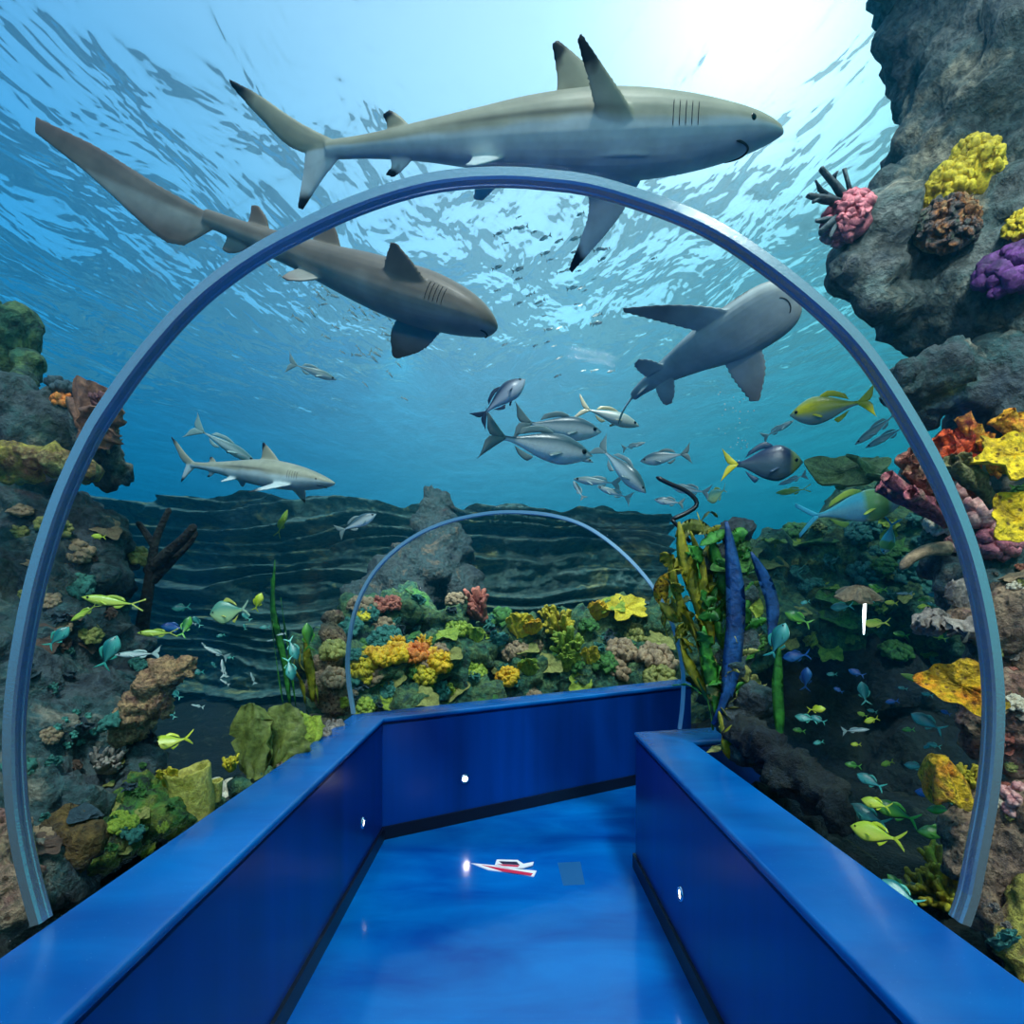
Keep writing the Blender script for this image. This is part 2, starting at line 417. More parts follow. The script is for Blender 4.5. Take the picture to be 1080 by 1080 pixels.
def blue_mat(name, a, b, rough, sc, bump=.0, streak=False, spec=.5):
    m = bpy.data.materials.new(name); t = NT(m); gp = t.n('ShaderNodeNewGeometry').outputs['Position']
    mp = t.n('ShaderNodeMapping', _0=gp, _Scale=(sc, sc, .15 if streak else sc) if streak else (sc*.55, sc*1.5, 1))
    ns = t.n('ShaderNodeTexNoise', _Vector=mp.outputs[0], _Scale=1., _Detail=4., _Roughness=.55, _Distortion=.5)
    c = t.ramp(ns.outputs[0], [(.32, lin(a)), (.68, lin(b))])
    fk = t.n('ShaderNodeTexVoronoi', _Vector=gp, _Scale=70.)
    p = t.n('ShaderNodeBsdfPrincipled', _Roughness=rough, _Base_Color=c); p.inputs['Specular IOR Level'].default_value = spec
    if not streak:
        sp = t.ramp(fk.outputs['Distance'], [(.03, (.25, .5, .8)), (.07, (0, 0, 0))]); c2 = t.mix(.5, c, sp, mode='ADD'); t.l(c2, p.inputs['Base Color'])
    if bump:
        n2 = t.n('ShaderNodeTexNoise', _Vector=gp, _Scale=9., _Detail=3.); bp = t.n('ShaderNodeBump', _Height=n2.outputs[0], _Strength=bump, _Distance=.02); t.l(bp.outputs[0], p.inputs['Normal'])
    t.out(p.outputs[0]); return m
m_floor = blue_mat('blue_resin_floor', (0, 70, 156), (0, 112, 196), .13, 2.2, .06)  # resin mottling; the lighter patches also paint in caustic light
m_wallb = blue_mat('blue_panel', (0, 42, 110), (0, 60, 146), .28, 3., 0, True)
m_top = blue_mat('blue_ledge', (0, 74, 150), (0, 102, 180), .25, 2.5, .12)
m_base = plain('black_skirting', (10, 16, 30), .35)
mb = MB(); mb.add([(-1.6, -2.2, 0), (2.6, -2.2, 0), (2.6, 6.5, 0), (-1.6, 6.5, 0), (-1.6, -2.2, -.1), (2.6, -2.2, -.1), (2.6, 6.5, -.1), (-1.6, 6.5, -.1)], [[0, 1, 2, 3], [7, 6, 5, 4], [0, 4, 5, 1], [1, 5, 6, 2], [2, 6, 7, 3], [3, 7, 4, 0]])
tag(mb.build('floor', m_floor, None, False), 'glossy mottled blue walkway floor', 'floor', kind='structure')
LIN = [(-.875, -2.2), (-.828, 3.68), (1.60, 5.055)]
LOUT = [(-1.25, -2.2), (-1.065, 3.79), (1.60, 5.36)]
RIN = [(.835, -2.2), (.706, 3.31), (1.5, 3.50)]
ROUT = [(1.22, -2.2), (.985, 3.10), (1.5, 3.22)]
def poly_offset(P, d):
    P = np.array(P); out = []
    for i in range(len(P)):
        ns = []
        for a, b in ((i-1, i), (i, i+1)):
            if a >= 0 and b < len(P):
                t_ = unit(P[b]-P[a]); ns.append(np.array((-t_[1], t_[0])))
        n = unit(sum(ns)); n = n/max(.3, np.dot(n, ns[0])); out.append(P[i]+n*d)
    return np.array(out)
def band(mb, A, B, z0, z1):
    """Solid between plan lines A and B, from z0 to z1."""
    n = len(A); V = []
    for P, z in ((A, z0), (B, z0), (B, z1), (A, z1)):
        for p in P: V.append((p[0], p[1], z))
    f = []
    for i in range(n-1):
        for r in range(4):
            q = (r+1) % 4; f.append([r*n+i, r*n+i+1, q*n+i+1, q*n+i])
    f += [[0, n, 2*n, 3*n], [n-1, 4*n-1, 3*n-1, 2*n-1]]
    mb.add(V, f)
def bevel(o, w_, s=3):
    m = o.modifiers.new('b', 'BEVEL'); m.width = w_; m.segments = s; m.limit_method = 'ANGLE'; m.angle_limit = .6
    o.data.shade_smooth()
    import bpy as _b
    return o
def fixn(o):
    import bmesh
    bm = bmesh.new(); bm.from_mesh(o.data); bmesh.ops.recalc_face_normals(bm, faces=bm.faces); bm.to_mesh(o.data); bm.free()
def counter(side, IN, OUT, sg):
    t_ = empty('parapet', (IN[1][0], IN[1][1], 0), 'low blue parapet along the %s side of the walkway%s' % (side, ' and around its far end' if side == 'left' else ', ending at a sharp corner'), 'parapet'); t_['kind'] = 'structure'
    org = Vector(t_.location)
    A = poly_offset(IN, sg*.012); B = np.array(OUT)
    def pt(name, mb, mat):
        o = mb.build(name, mat, None, False); o.data.transform(Matrix.Translation(-org)); o.parent = t_; fixn(o); return o
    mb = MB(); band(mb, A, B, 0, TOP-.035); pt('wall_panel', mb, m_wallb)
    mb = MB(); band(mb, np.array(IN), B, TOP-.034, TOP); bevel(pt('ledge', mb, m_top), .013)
    mb = MB(); band(mb, poly_offset(IN, sg*-.004), A, .001, .082); pt('skirting', mb, m_base)
    mb = MB(); band(mb, A, poly_offset(IN, sg*.02), TOP-.05, TOP-.036); pt('shadow_gap', mb, m_base)
    return t_
counter('left', LIN, LOUT, 1); counter('right', RIN, ROUT, -1)

# small round step lights let into the parapets
m_lamp = bpy.data.materials.new('lamp_glow'); t = NT(m_lamp); e = t.n('ShaderNodeEmission', _0=(1, .97, .95, 1), _1=11.); t.out(e.outputs[0])
m_chrome = plain('chrome_rim', (200, 215, 235), .18, 1.)
def wall_light(p, n, label):
    p = np.array(p); x, y, z = frame(n); t_ = empty('wall_light', p, label, 'light', 'round step lights in the parapets')
    mb = MB(); k = 28
    prof = [(.019, .002), (.025, .008), (.031, .007), (.033, -.002)]
    P = np.array([[x*math.cos(a)*r+y*math.sin(a)*r+z*h for a in np.linspace(0, 2*math.pi, k, endpoint=False)] for r, h in prof])
    mb.grid(P, wrap=True); mb.build('rim', m_chrome, t_)
    mb = MB(); V = [z*.006]+[x*math.cos(a)*.02+y*math.sin(a)*.02+z*.001 for a in np.linspace(0, 2*math.pi, k, endpoint=False)]
    mb.add(V, [[0, 1+j, 1+(j+1) % k] for j in range(k)]); mb.build('lamp', m_lamp, t_)
    L = bpy.data.lights.new('step_glow', 'SPOT'); L.energy = .5; L.spot_size = 2.2; L.spot_blend = .8; L.shadow_soft_size = .015; L.color = (1, .95, .95)
    o = bpy.data.objects.new('step_glow', L); COL.objects.link(o); o.location = Vector(p+n*.03); o.rotation_euler = Vector(-n).to_track_quat('Z', 'Y').to_euler(); o.rotation_euler = Vector(-np.array(n)).to_track_quat('Z', 'Y').to_euler()
    o.rotation_euler = (Vector(n)).to_track_quat('-Z', 'Y').to_euler()
def on_wall(IN, i, px, sg):
    a = np.array(IN[i]); b = np.array(IN[i+1]); k = (px-VX)/F
    f = (k*a[1]-a[0])/((b[0]-a[0])-k*(b[1]-a[1])); p = a+(b-a)*f; tt = unit(b-a); n = np.array((tt[1], -tt[0]))*sg
    return p, np.array((n[0], n[1], 0))
for IN, i, px, py, sg, lb in ((LIN, 1, 491, 822, 1, 'round white step light in the far parapet wall facing the camera'), (LIN, 0, 385, 868, 1, 'round step light in the left parapet near the bend'), (RIN, 0, 715, 943, -1, 'round step light in the right parapet wall')):
    p, n = on_wall(IN, i, px, sg)
    z = EYE-(py-VY)/F*p[1]
    wall_light((p[0]-n[0]*.011, p[1]-n[1]*.011, z), n, lb)
# leaflet and floor patch
def floor_at(px, py):
    d = EYE*F/(py-VY); return at(px, py, d)
m_paper = plain('white_card', (235, 232, 238), .5); m_red = plain('red_print', (205, 30, 70), .5); m_dk = plain('dark_print', (30, 30, 60), .5)
def flat(name, px, z0, z1, mat, parent=None, org=None):
    P = np.array([floor_at(a, b) for a, b in px]); mb = MB(); n = len(P)
    lo = P.copy(); lo[:, 2] = z0; hi = P.copy(); hi[:, 2] = z1
    mb.add(np.vstack([lo, hi]), [list(range(n))[::-1], [n+i for i in range(n)]]+[[i, (i+1) % n, n+(i+1) % n, n+i] for i in range(n)])
    o = mb.build(name, mat, None, False); fixn(o)
    if parent is not None: o.data.transform(Matrix.Translation(-parent.location)); o.parent = parent
    return o
c0 = floor_at(532, 915); lf = empty('leaflet', (c0[0], c0[1], 0), 'small folded white and red leaflet lying on the blue floor', 'leaflet')
flat('card', [(497, 911), (520, 913), (545, 917), (566, 919), (563, 925), (540, 921), (515, 918)], .0005, .004, m_paper, lf)
flat('red_band', [(508, 913), (562, 922), (560, 924.5), (530, 920)], .004, .0055, m_red, lf)
flat('upper_fold', [(522, 914), (524, 908.5), (546, 909), (552, 913), (563, 911), (562, 914), (552, 917), (536, 917)], .006, .012, m_paper, lf)
flat('dark_print', [(526, 910.5), (545, 911), (548, 914.5), (530, 913.5)], .012, .0125, m_dk, lf)
flat('red_print', [(524, 913.4), (548, 914.7), (546, 916.7), (531, 915.5)], .012, .0125, m_red, lf)
pp = flat('floor_patch', [(588, 910), (612, 909), (617, 933), (594, 934)], .0003, .0012, plain('faded_teal_tape', (6, 84, 140), .4)); tag(pp, 'faded square tape patch on the blue floor', 'floor patch')
# ================================================================== REEF ROCKWORK
def R_(px, d): return px/F*d
M = {}
M['dark'] = rock_mat('dark_rock', [(30, 44, 56), (66, 76, 80), (44, 76, 78), (126, 118, 104)], 4., .8, 30.)
M['upper'] = rock_mat('upper_rock', [(50, 62, 70), (92, 98, 96), (70, 88, 88), (136, 130, 112)], 3., .8, 28.)
M['green'] = rock_mat('green_rock', [(14, 44, 42), (44, 92, 70), (90, 116, 70), (40, 70, 66)], 5., .9, 26.)
M['moss'] = rock_mat('mossy_rock', [(30, 46, 40), (60, 110, 40), (110, 120, 40), (50, 60, 50)], 7., .9, 30.)
M['brown'] = rock_mat('brown_coral_rock', [(90, 70, 62), (150, 120, 96), (170, 140, 110), (120, 84, 80)], 6., 1., 42., holes=34.)
M['pinkrock'] = rock_mat('pink_brown_rock', [(80, 56, 56), (150, 104, 90), (172, 140, 110), (60, 60, 50)], 5., 1., 40., holes=30.)
M['gold'] = rock_mat('golden_crust', [(120, 110, 50), (180, 165, 70), (120, 90, 60), (190, 180, 110)], 6., .9, 40.)
M['wall'] = rock_mat('ledge_rock', [(30, 60, 70), (90, 104, 96), (50, 84, 84), (150, 140, 96)], 1.6, .7, 9.)
M['sand'] = rock_mat('coarse_gravel', [(12, 22, 24), (28, 38, 36), (20, 32, 28), (70, 74, 60)], 6., 1., 50.)
ROCKS = []
def mass(name, blobs, mat, label, cat='rock', voxel=.035, amp=.09, fr=3., seed=0, strat=0., squash=1., group=None):
    """One continuous piece of rockwork: blobs merged, then worn by ridged noise."""
    mb = MB()
    for b in blobs:
        px, py, d, r = b[:4]; p = at(px, py, d); r = R_(r, d)
        e = b[4] if len(b) > 4 else 1.
        mb.ball(p, (r, r*1.0, r*squash*e), 3)
    me = remesh(mb, voxel, name, 2); v = vget(me); n = nget(me)
    dsp = ridge(v*fr, 4, seed)*.55*amp+fbm(v*fr*.5, 3, seed+3)*amp*.8+fbm(v*fr*5, 2, seed+9)*amp*.16
    if strat:
        z = v[:, 2]+.25*v[:, 0]*0+.06*fbm(v*1.7, 2, seed+5)
        dsp = dsp+strat*np.sin(z*38+3*fbm(v*2, 2, seed+8))*(.6+.6*noise(v*3, seed+1))
    q = v*fr+.35*np.stack([fbm(v*fr*.8, 2, seed+31), fbm(v*fr*.8, 2, seed+32), fbm(v*fr*.8, 2, seed+33)], -1)
    w1 = worley(q*1.15, seed); w2 = worley(q*3.1, seed+1)
    dsp = dsp*.7+(.45-w1)*amp*1.6+(.45-w2)*amp*1.0+(.4-worley(q*7.5, seed+2))*amp*.35
    dsp = np.clip(dsp, -2.4*amp, 2.4*amp)
    v = v+n*dsp[:, None]
    # keep clear of the acrylic
    for k in range(len(SEC)-1): pass
    vset(me, v)
    o = link(name, me, mat, None, True, tuple(v.mean(0)*np.array((1, 1, 0))+np.array((0, 0, v[:, 2].min()))))
    tag(o, label, cat, group); ROCKS.append(o); return o
mass('rock_outcrop', [(1046, 40, 2.6, 92), (1024, 150, 2.55, 84), (1100, 90, 2.5, 120), (1036, -70, 2.7, 110), (1120, -60, 2.6, 150), (1050, 220, 2.45, 80), (960, 215, 2.5, 36),
     (925, 245, 2.4, 36), (890, 288, 2.38, 27), (920, 302, 2.4, 30), (985, 290, 2.45, 52), (960, 320, 2.45, 30), (1040, 320, 2.4, 66), (985, 350, 2.5, 34), (1100, 350, 2.3, 80)],
     M['upper'], 'huge dark grey rock outcrop hanging down from the surface at the upper right', amp=.085, fr=2.6, seed=3, voxel=.04)
mass('rock_ledge', [(1010, 372, 2.1, 20), (985, 385, 2.1, 22), (955, 402, 2.1, 22), (930, 420, 2.08, 13), (1000, 405, 2.2, 30), (1050, 400, 2.2, 45), (1090, 430, 2.2, 60), (1060, 460, 2.3, 45), (975, 425, 2.2, 26)],
     M['dark'], 'slanting purplish grey rock ledge above the red tube sponges', amp=.05, fr=4., seed=12, voxel=.025)
mass('rock_buttress', [(1010, 500, 2.4, 45), (1060, 520, 2.4, 60), (1110, 560, 2.3, 70), (1050, 590, 2.2, 42), (1010, 560, 2.3, 28), (985, 592, 2.2, 16), (1020, 620, 2.1, 30), (1070, 650, 2.0, 50), (1100, 700, 2.0, 60)],
     M['dark'], 'dark knobbly reef buttress behind the pink and yellow corals at the right', amp=.05, fr=4., seed=22, voxel=.028)
mass('coral_boulder', [(1050, 665, 1.8, 26), (1075, 640, 1.8, 30), (1085, 690, 1.8, 34), (1020, 655, 1.8, 14)], M['brown'], 'pale brown pitted coral boulder beside the right end of the near ring', 'coral rock', amp=.03, fr=8., seed=25, voxel=.016)
mass('coral_boulder', [(1062, 745, 1.72, 34), (1090, 770, 1.7, 36), (1040, 770, 1.75, 24), (1070, 790, 1.72, 26)], M['pinkrock'], 'reddish brown pitted coral boulder with dark holes beside the ring', 'coral rock', amp=.03, fr=8., seed=31, voxel=.016)
mass('coral_boulder', [(1024, 850, 1.72, 22), (1022, 880, 1.7, 26), (1030, 910, 1.66, 26), (1050, 935, 1.6, 26), (1022, 830, 1.74, 14), (1075, 905, 1.62, 36), (1090, 860, 1.65, 34), (1040, 960, 1.56, 20)],
     M['brown'], 'large brown honeycombed coral boulder behind the foot of the near ring', 'coral rock', amp=.028, fr=9., seed=34, voxel=.015)
mass('coral_boulder', [(1075, 985, 1.5, 30), (1095, 950, 1.5, 30), (1056, 1000, 1.47, 14), (1090, 1030, 1.45, 26)], M['gold'], 'olive speckled rock lying against the right ledge at the frame edge', 'coral rock', amp=.025, fr=9., seed=37, voxel=.015)
mass('reef_mound', [(880, 590, 4.8, 52), (830, 600, 4.9, 40), (930, 560, 4.7, 50), (790, 600, 4.8, 34), (960, 600, 4.6, 40), (870, 650, 4.7, 60), (930, 640, 4.5, 55), (800, 660, 4.6, 50), (985, 540, 4.6, 34), (1000, 660, 4.3, 60),],
     M['green'], 'broad green crusted reef mound sloping up behind the kelp pillar', amp=.16, fr=1.9, seed=41, voxel=.06, strat=.02)
M['black'] = rock_mat('black_shade_rock', [(6, 14, 20), (14, 28, 34), (10, 26, 26), (40, 48, 44)], 4., .8, 22.)  # near black, with recess shade put into the colour; also the dark low rock
mass('shade_painted_rock', [(850, 730, 4.9, 80), (950, 740, 4.7, 90), (1040, 740, 4.3, 80), (850, 850, 4.6, 110), (1000, 880, 4.0, 120), (900, 800, 4.9, 90)], M['black'], 'rock base coloured nearly black for the shade under the green mound, behind the crowded small fish', amp=.16, fr=2.2, seed=43, voxel=.06)  # shade of the overhang is put into this rock's colour
mass('rock_pillar', [(775, 560, 3.0, 16), (765, 590, 3.02, 17), (785, 630, 3.0, 17), (790, 680, 2.98, 18), (775, 700, 2.95, 18), (800, 740, 2.9, 20), (790, 790, 2.8, 22), (770, 760, 2.95, 16), (815, 800, 2.7, 20)],
     M['dark'], 'slender dark rock pillar draped in kelp beside the bend', amp=.03, fr=6., seed=47, voxel=.022)
mass('rock_footing', [(1075, 1085, 1.7, 46), (1100, 1190, 1.7, 60), (1110, 1000, 1.9, 60)], M['dark'], 'dark rock footing under the boulders at the right edge', amp=.04, fr=5., seed=50, voxel=.03)
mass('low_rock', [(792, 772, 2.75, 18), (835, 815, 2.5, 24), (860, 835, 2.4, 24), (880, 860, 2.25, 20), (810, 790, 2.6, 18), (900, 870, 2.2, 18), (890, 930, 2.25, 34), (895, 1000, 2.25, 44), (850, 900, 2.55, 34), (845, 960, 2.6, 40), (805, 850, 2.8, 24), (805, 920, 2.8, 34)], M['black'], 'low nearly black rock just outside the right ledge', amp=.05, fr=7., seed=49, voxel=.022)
# middle, beyond the end of the tunnel
mass('reef_bank', [(390, 655, 5.6, 34), (430, 640, 5.9, 34), (350, 690, 5.2, 34), (470, 655, 5.8, 26), (400, 705, 5.0, 36), (455, 700, 5.2, 34), (370, 745, 4.7, 34), (430, 745, 4.9, 36), (500, 690, 5.5, 26), (490, 735, 5.3, 34),
     (545, 670, 6.2, 36), (600, 668, 6.4, 34), (650, 662, 6.5, 34), (695, 665, 6.4, 34), (560, 715, 5.9, 40), (620, 712, 6.0, 40), (680, 710, 6.1, 42), (730, 700, 6.2, 40), (560, 760, 5.7, 40), (640, 760, 5.9, 40), (710, 760, 6., 40)],
     M['green'], 'long low green reef bank facing the end of the tunnel', amp=.13, fr=2.4, seed=52, voxel=.045, strat=.025, squash=.8)
mass('rock_pinnacle', [(460, 525, 7.4, 15), (455, 550, 7.3, 22), (468, 580, 7.2, 28), (450, 605, 7.1, 38), (425, 628, 7.0, 42), (485, 625, 7.0, 26), (400, 655, 6.8, 44)],
     rock_mat('umber_rock', [(20, 30, 38), (46, 54, 56), (30, 52, 56), (84, 70, 58)], 4., .9, 22.), 'dark craggy rock pinnacle rising behind the left of the reef bank', amp=.13, fr=2.2, seed=55, voxel=.05)
mass('reef_spur', [(352, 672, 4.5, 14), (346, 700, 4.3, 16), (340, 725, 4.1, 18), (358, 735, 4.2, 18), (352, 650, 4.6, 9), (335, 790, 4.1, 34), (335, 850, 4.1, 40)], M['brown'], 'small brown coral spur outside the left parapet near the far ring', amp=.04, fr=6., seed=58, voxel=.03)
# left side
mass('rock_outcrop', [(6, 352, 2.7, 30), (-20, 380, 2.7, 40), (34, 382, 2.65, 14), (28, 402, 2.6, 12), (-30, 330, 2.8, 30)], M['green'], 'green crusted rock at the left edge, topmost of the left reef', amp=.05, fr=4., seed=61, voxel=.028)
mass('rock_outcrop', [(10, 425, 2.5, 28), (50, 430, 2.5, 22), (-40, 440, 2.6, 50), (80, 455, 2.55, 20), (62, 445, 2.5, 18), (100, 478, 2.6, 20), (128, 502, 2.65, 12), (110, 500, 2.7, 18), (40, 465, 2.5, 30), (104, 456, 2.5, 24), (60, 424, 2.5, 14), (116, 452, 2.5, 15)], M['dark'], 'blue grey rock shelf of the left reef with the brown fan coral', amp=.045, fr=4.5, seed=64, voxel=.028, strat=.008)
mass('coral_ledge', [(0, 478, 2.2, 22), (35, 484, 2.2, 18), (60, 488, 2.2, 16), (88, 498, 2.22, 12), (-40, 480, 2.2, 30), (20, 500, 2.25, 20)], M['gold'], 'yellow brown crusted ledge jutting from the left reef', 'coral rock', amp=.03, fr=8., seed=67, voxel=.018, squash=.8)
mass('reef_wall', [(-10, 540, 2.7, 55), (50, 545, 2.75, 48), (95, 570, 2.8, 38), (20, 600, 2.6, 60), (70, 620, 2.7, 50), (115, 620, 2.8, 30), (60, 670, 2.6, 55), (-20, 680, 2.4, 60), (110, 670, 2.8, 34), (135, 700, 2.7, 26),
     (40, 735, 2.4, 50), (100, 735, 2.5, 40), (0, 790, 2.2, 50), (70, 790, 2.25, 42), (125, 770, 2.4, 28), (30, 850, 2.0, 46), (90, 850, 2.1, 36), (130, 820, 2.25, 30), (-30, 880, 1.9, 60), (50, 910, 1.85, 34), (0, 960, 1.7, 34), (-30, 1060, 1.8, 60), (0, 1160, 1.8, 70), (60, 1000, 2.15, 50), (90, 1090, 2.1, 60)],
     M['dark'], 'tall shadowy reef wall behind the left foot of the near ring', amp=.085, fr=3.2, seed=70, voxel=.034, strat=.012)
mass('knobbly_coral', [(150, 745, 2.25, 20), (165, 722, 2.25, 19), (180, 708, 2.25, 18), (195, 703, 2.25, 13), (140, 765, 2.3, 18), (170, 740, 2.25, 15), (125, 775, 2.35, 14)], rock_mat('tan_coral', [(120, 84, 70), (190, 150, 104), (150, 108, 84), (205, 172, 120)], 5., .8, 60.),
     'knobbly tan brown coral head sticking out from the left reef', 'coral', amp=.028, fr=13., seed=74, voxel=.012)
mass('mossy_boulder', [(150, 835, 2.15, 24), (165, 860, 2.1, 22), (140, 870, 2.05, 26), (175, 835, 2.2, 16), (120, 890, 1.95, 24), (95, 905, 1.85, 20), (185, 865, 2.1, 16)], M['moss'], 'mossy green boulder beside the barrel sponge on the left', amp=.045, fr=6., seed=77, voxel=.02)
mass('brown_boulder', [(70, 875, 1.85, 24), (85, 890, 1.82, 22), (55, 890, 1.82, 18)], rock_mat('umber', [(50, 36, 20), (110, 84, 40), (60, 60, 40)], 6., 1., 34.), 'dark ochre brown boulder low down between the left ring foot and the moss', amp=.03, fr=7., seed=79, voxel=.018)
mass('brown_boulder', [(4, 870, 1.65, 26), (-10, 920, 1.6, 34), (10, 930, 1.58, 22), (20, 960, 1.55, 18)], M['pinkrock'], 'brown pitted boulder at the left frame edge below the ring', amp=.03, fr=8., seed=80, voxel=.018)

mass('ledge_rubble', [(228, 852, 2.4, 12), (255, 834, 2.6, 13), (278, 820, 2.8, 13), (298, 805, 2.95, 14), (316, 792, 3.1, 13), (334, 780, 3.3, 12), (350, 769, 3.5, 10)], M['green'], 'strip of grey green rubble lying along the left ledge', amp=.022, fr=9., seed=85, voxel=.016)
# ledged back wall
def back_wall():
    nx, nz = 420, 210; X = np.linspace(-10.5, 2.6, nx); Z = np.linspace(-1.2, 1, nz); P = np.zeros((nz, nx, 3))
    topz = 2.95+.16*fbm(np.stack([X*.8, X*0, X*0], -1), 3, 4)-.10*np.clip(X-1.2, 0, 3)**2+.05*np.clip(-X, 0, 9)
    for i in range(nz):
        f = i/(nz-1); P[i, :, 0] = X; P[i, :, 2] = -1.2+(topz+1.2)*f
    w_ = P[..., 2]+.13*fbm(np.stack([P[..., 0]*.45, P[..., 2]*.6, P[..., 0]*0], -1), 3, 8)+.035*P[..., 0]
    lay = w_/.24+1.1*noise(np.stack([P[..., 0]*.6, w_*2.4, P[..., 0]*0], -1), 2); fz = lay-np.floor(lay)
    prof = np.where(fz < .7, .42*(fz/.7)**1.8, .42*(1-(fz-.7)/.3)**.8)
    amp = .55+.75*np.clip(noise(np.stack([P[..., 0]*.7, np.floor(lay)*3.7, P[..., 0]*0+3], -1), 5)+.4, 0, 1.2)
    P[..., 1] = 9.2-prof*amp*1.25-.30*fbm(np.stack([P[..., 0]*.5, P[..., 2]*.5, P[..., 0]*0], -1), 3, 6)-.10*fbm(P*np.array((4, 1, 9.)), 4, 7)+.10*(P[..., 0]+3)**2*.06
    mb = MB(); mb.grid(P); Q = P.copy(); Q[..., 1] = 10.6; n = mb.n; mb.grid(Q[:, ::-1][::1]) if False else None
    V = []; 
    back = np.stack([X, np.full(nx, 10.8), topz], -1); mb.grid(np.stack([P[-1], back]))
    lo = back.copy(); lo[:, 2] = -1.2; mb.grid(np.stack([back, lo])); mb.grid(np.stack([P[:, 0], np.stack([X[:1].repeat(nz), np.full(nz, 10.8), P[:, 0, 2]], -1)])); mb.grid(np.stack([P[:, -1], np.stack([X[-1:].repeat(nz), np.full(nz, 10.8), P[:, -1, 2]], -1)]))
    o = thing('rock_cliff', mb, M['wall'], 'wide cliff of stacked horizontal rock ledges closing the back of the tank', 'cliff', (-4, 9.5, -1.2)); ROCKS.append(o)
back_wall()
# gravel bed
def bed():
    nx, ny = 260, 300; X = np.linspace(-12, 12, nx); Y = np.linspace(-3, 16, ny)
    G = np.zeros((nx, ny, 3)); G[..., 0] = X[:, None]; G[..., 1] = Y[None]; x, y = G[..., 0], G[..., 1]
    z = .30+.09*fbm(G*1.3, 4, 2)+.03*fbm(G*7, 3, 5)
    near = np.exp(-((np.abs(x)-1.45)/.3)**2)*(y < 3.6)*(x < 0); z = z+near*.30
    inside = ((np.abs(x) < 1.22) & (y < 4.0)) | ((x > -1.2) & (x < 1.75) & (y > 3.0) & (y < 4.0+(x+1.2)*.55)); z = np.where(inside, -.35, z)
    ss = lambda q: np.clip(q, 0, 1)**2*(3-2*np.clip(q, 0, 1))
    z = z-.42*ss(-x-1.6)*ss(y-3.6)*~inside; G[..., 2] = z; mb = MB(); mb.grid(G); o = thing('gravel_bed', mb, M['sand'], 'coarse grey green gravel bed of the tank', 'gravel', (0, 6, -.35)); o['kind'] = 'stuff'; ROCKS.append(o)
bed()
def make_tree():
    V = []; Fs = []; n = 0
    for o in ROCKS:
        v = vget(o.data)+np.array(o.location); V.append(v); Fs += [[i+n for i in p.vertices] for p in o.data.polygons]; n += len(v)
    V = np.vstack(V); return BVHTree.FromPolygons([tuple(x) for x in V], Fs)
TREE = make_tree()
def hit(px, py, d=None, skip=False):
    """Where the sight line through a pixel meets the rockwork: point, outward normal."""
    dr = Vector(at(px, py, 1.)-np.array((0, 0, EYE)))
    l, n, i, ds = TREE.ray_cast(Vector((0, 0, EYE)), dr.normalized())
    if l is None or (d and l.y > d*1.6):
        return at(px, py, 99. if skip else d or 5.), np.array((0, -.5, .8))
    n = np.array(n); 
    if np.dot(n, np.array(dr)) > 0: n = -n
    return np.array(l), n
# ================================================================== CORALS, SPONGES, WEED
CM = {}
def cm(key, a=None, b=None, **k):
    if key not in CM: CM[key] = coral_mat(key+'_coral', a, b, **k)
    return CM[key]
cm('yellow', (196, 168, 20), (240, 214, 50)); cm('gold', (206, 140, 14), (244, 196, 30)); cm('lime', (98, 130, 28), (172, 188, 62)); cm('orange', (200, 90, 20), (236, 140, 50))
cm('red', (170, 36, 30), (226, 76, 50)); cm('redbrown', (130, 60, 50), (190, 110, 90)); cm('pink', (196, 120, 120), (238, 186, 172)); cm('rose', (150, 70, 90), (214, 124, 134))
cm('purple', (60, 26, 80), (120, 60, 140)); cm('cream', (196, 180, 150), (240, 226, 200)); cm('olive', (110, 110, 50), (170, 168, 90)); cm('green', (20, 66, 34), (80, 140, 56)); cm('teal', (18, 74, 70), (70, 146, 130))
cm('slate', (24, 44, 56), (60, 84, 94)); cm('tan', (130, 104, 80), (186, 156, 120)); cm('grey', (96, 88, 84), (160, 146, 134)); cm('white', (200, 205, 200), (240, 240, 235)); cm('mustard', (150, 130, 20), (214, 190, 40)); cm('darkbrown', (60, 44, 36), (110, 84, 70))
CM['spot'] = rock_mat('holed_yellow_sponge', [(196, 150, 10), (240, 196, 20), (250, 214, 40)], 8., .7, 40., .6, holes=38.)
CM['spotgold'] = rock_mat('holed_gold_sponge', [(186, 140, 12), (226, 176, 22), (230, 120, 20)], 7., .8, 50., .6, holes=44.)
CM['patch'] = rock_mat('patchy_coral', [(70, 96, 70), (120, 110, 110), (190, 120, 60), (200, 190, 150)], 9., 1., 60., .7)
for k_, a_, b_ in (('kelp', (110, 120, 20), (190, 180, 50)), ('weed', (20, 90, 40), (80, 170, 60)), ('blue_reflection', (14, 60, 120), (40, 104, 170)), ('paleleaf', (88, 104, 36), (150, 160, 80)), ('greyleaf', (130, 170, 140), (190, 215, 180))):
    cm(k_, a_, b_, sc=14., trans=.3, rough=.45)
def base_of(px, py, d=None, up=.5, sink=0.):
    """Anchor on the rockwork under a pixel: point, growth axis, distance."""
    p, n = hit(px, py, d); ax = unit(n*(1-up)+np.array((0, 0, 1.))*up); return p-n*sink, ax, p[1]
def basis(ax):
    x, y, z = frame(ax, (0, -1, 0) if abs(ax[1]) < .9 else (1, 0, 0)); return np.stack([x, y, z], 1)
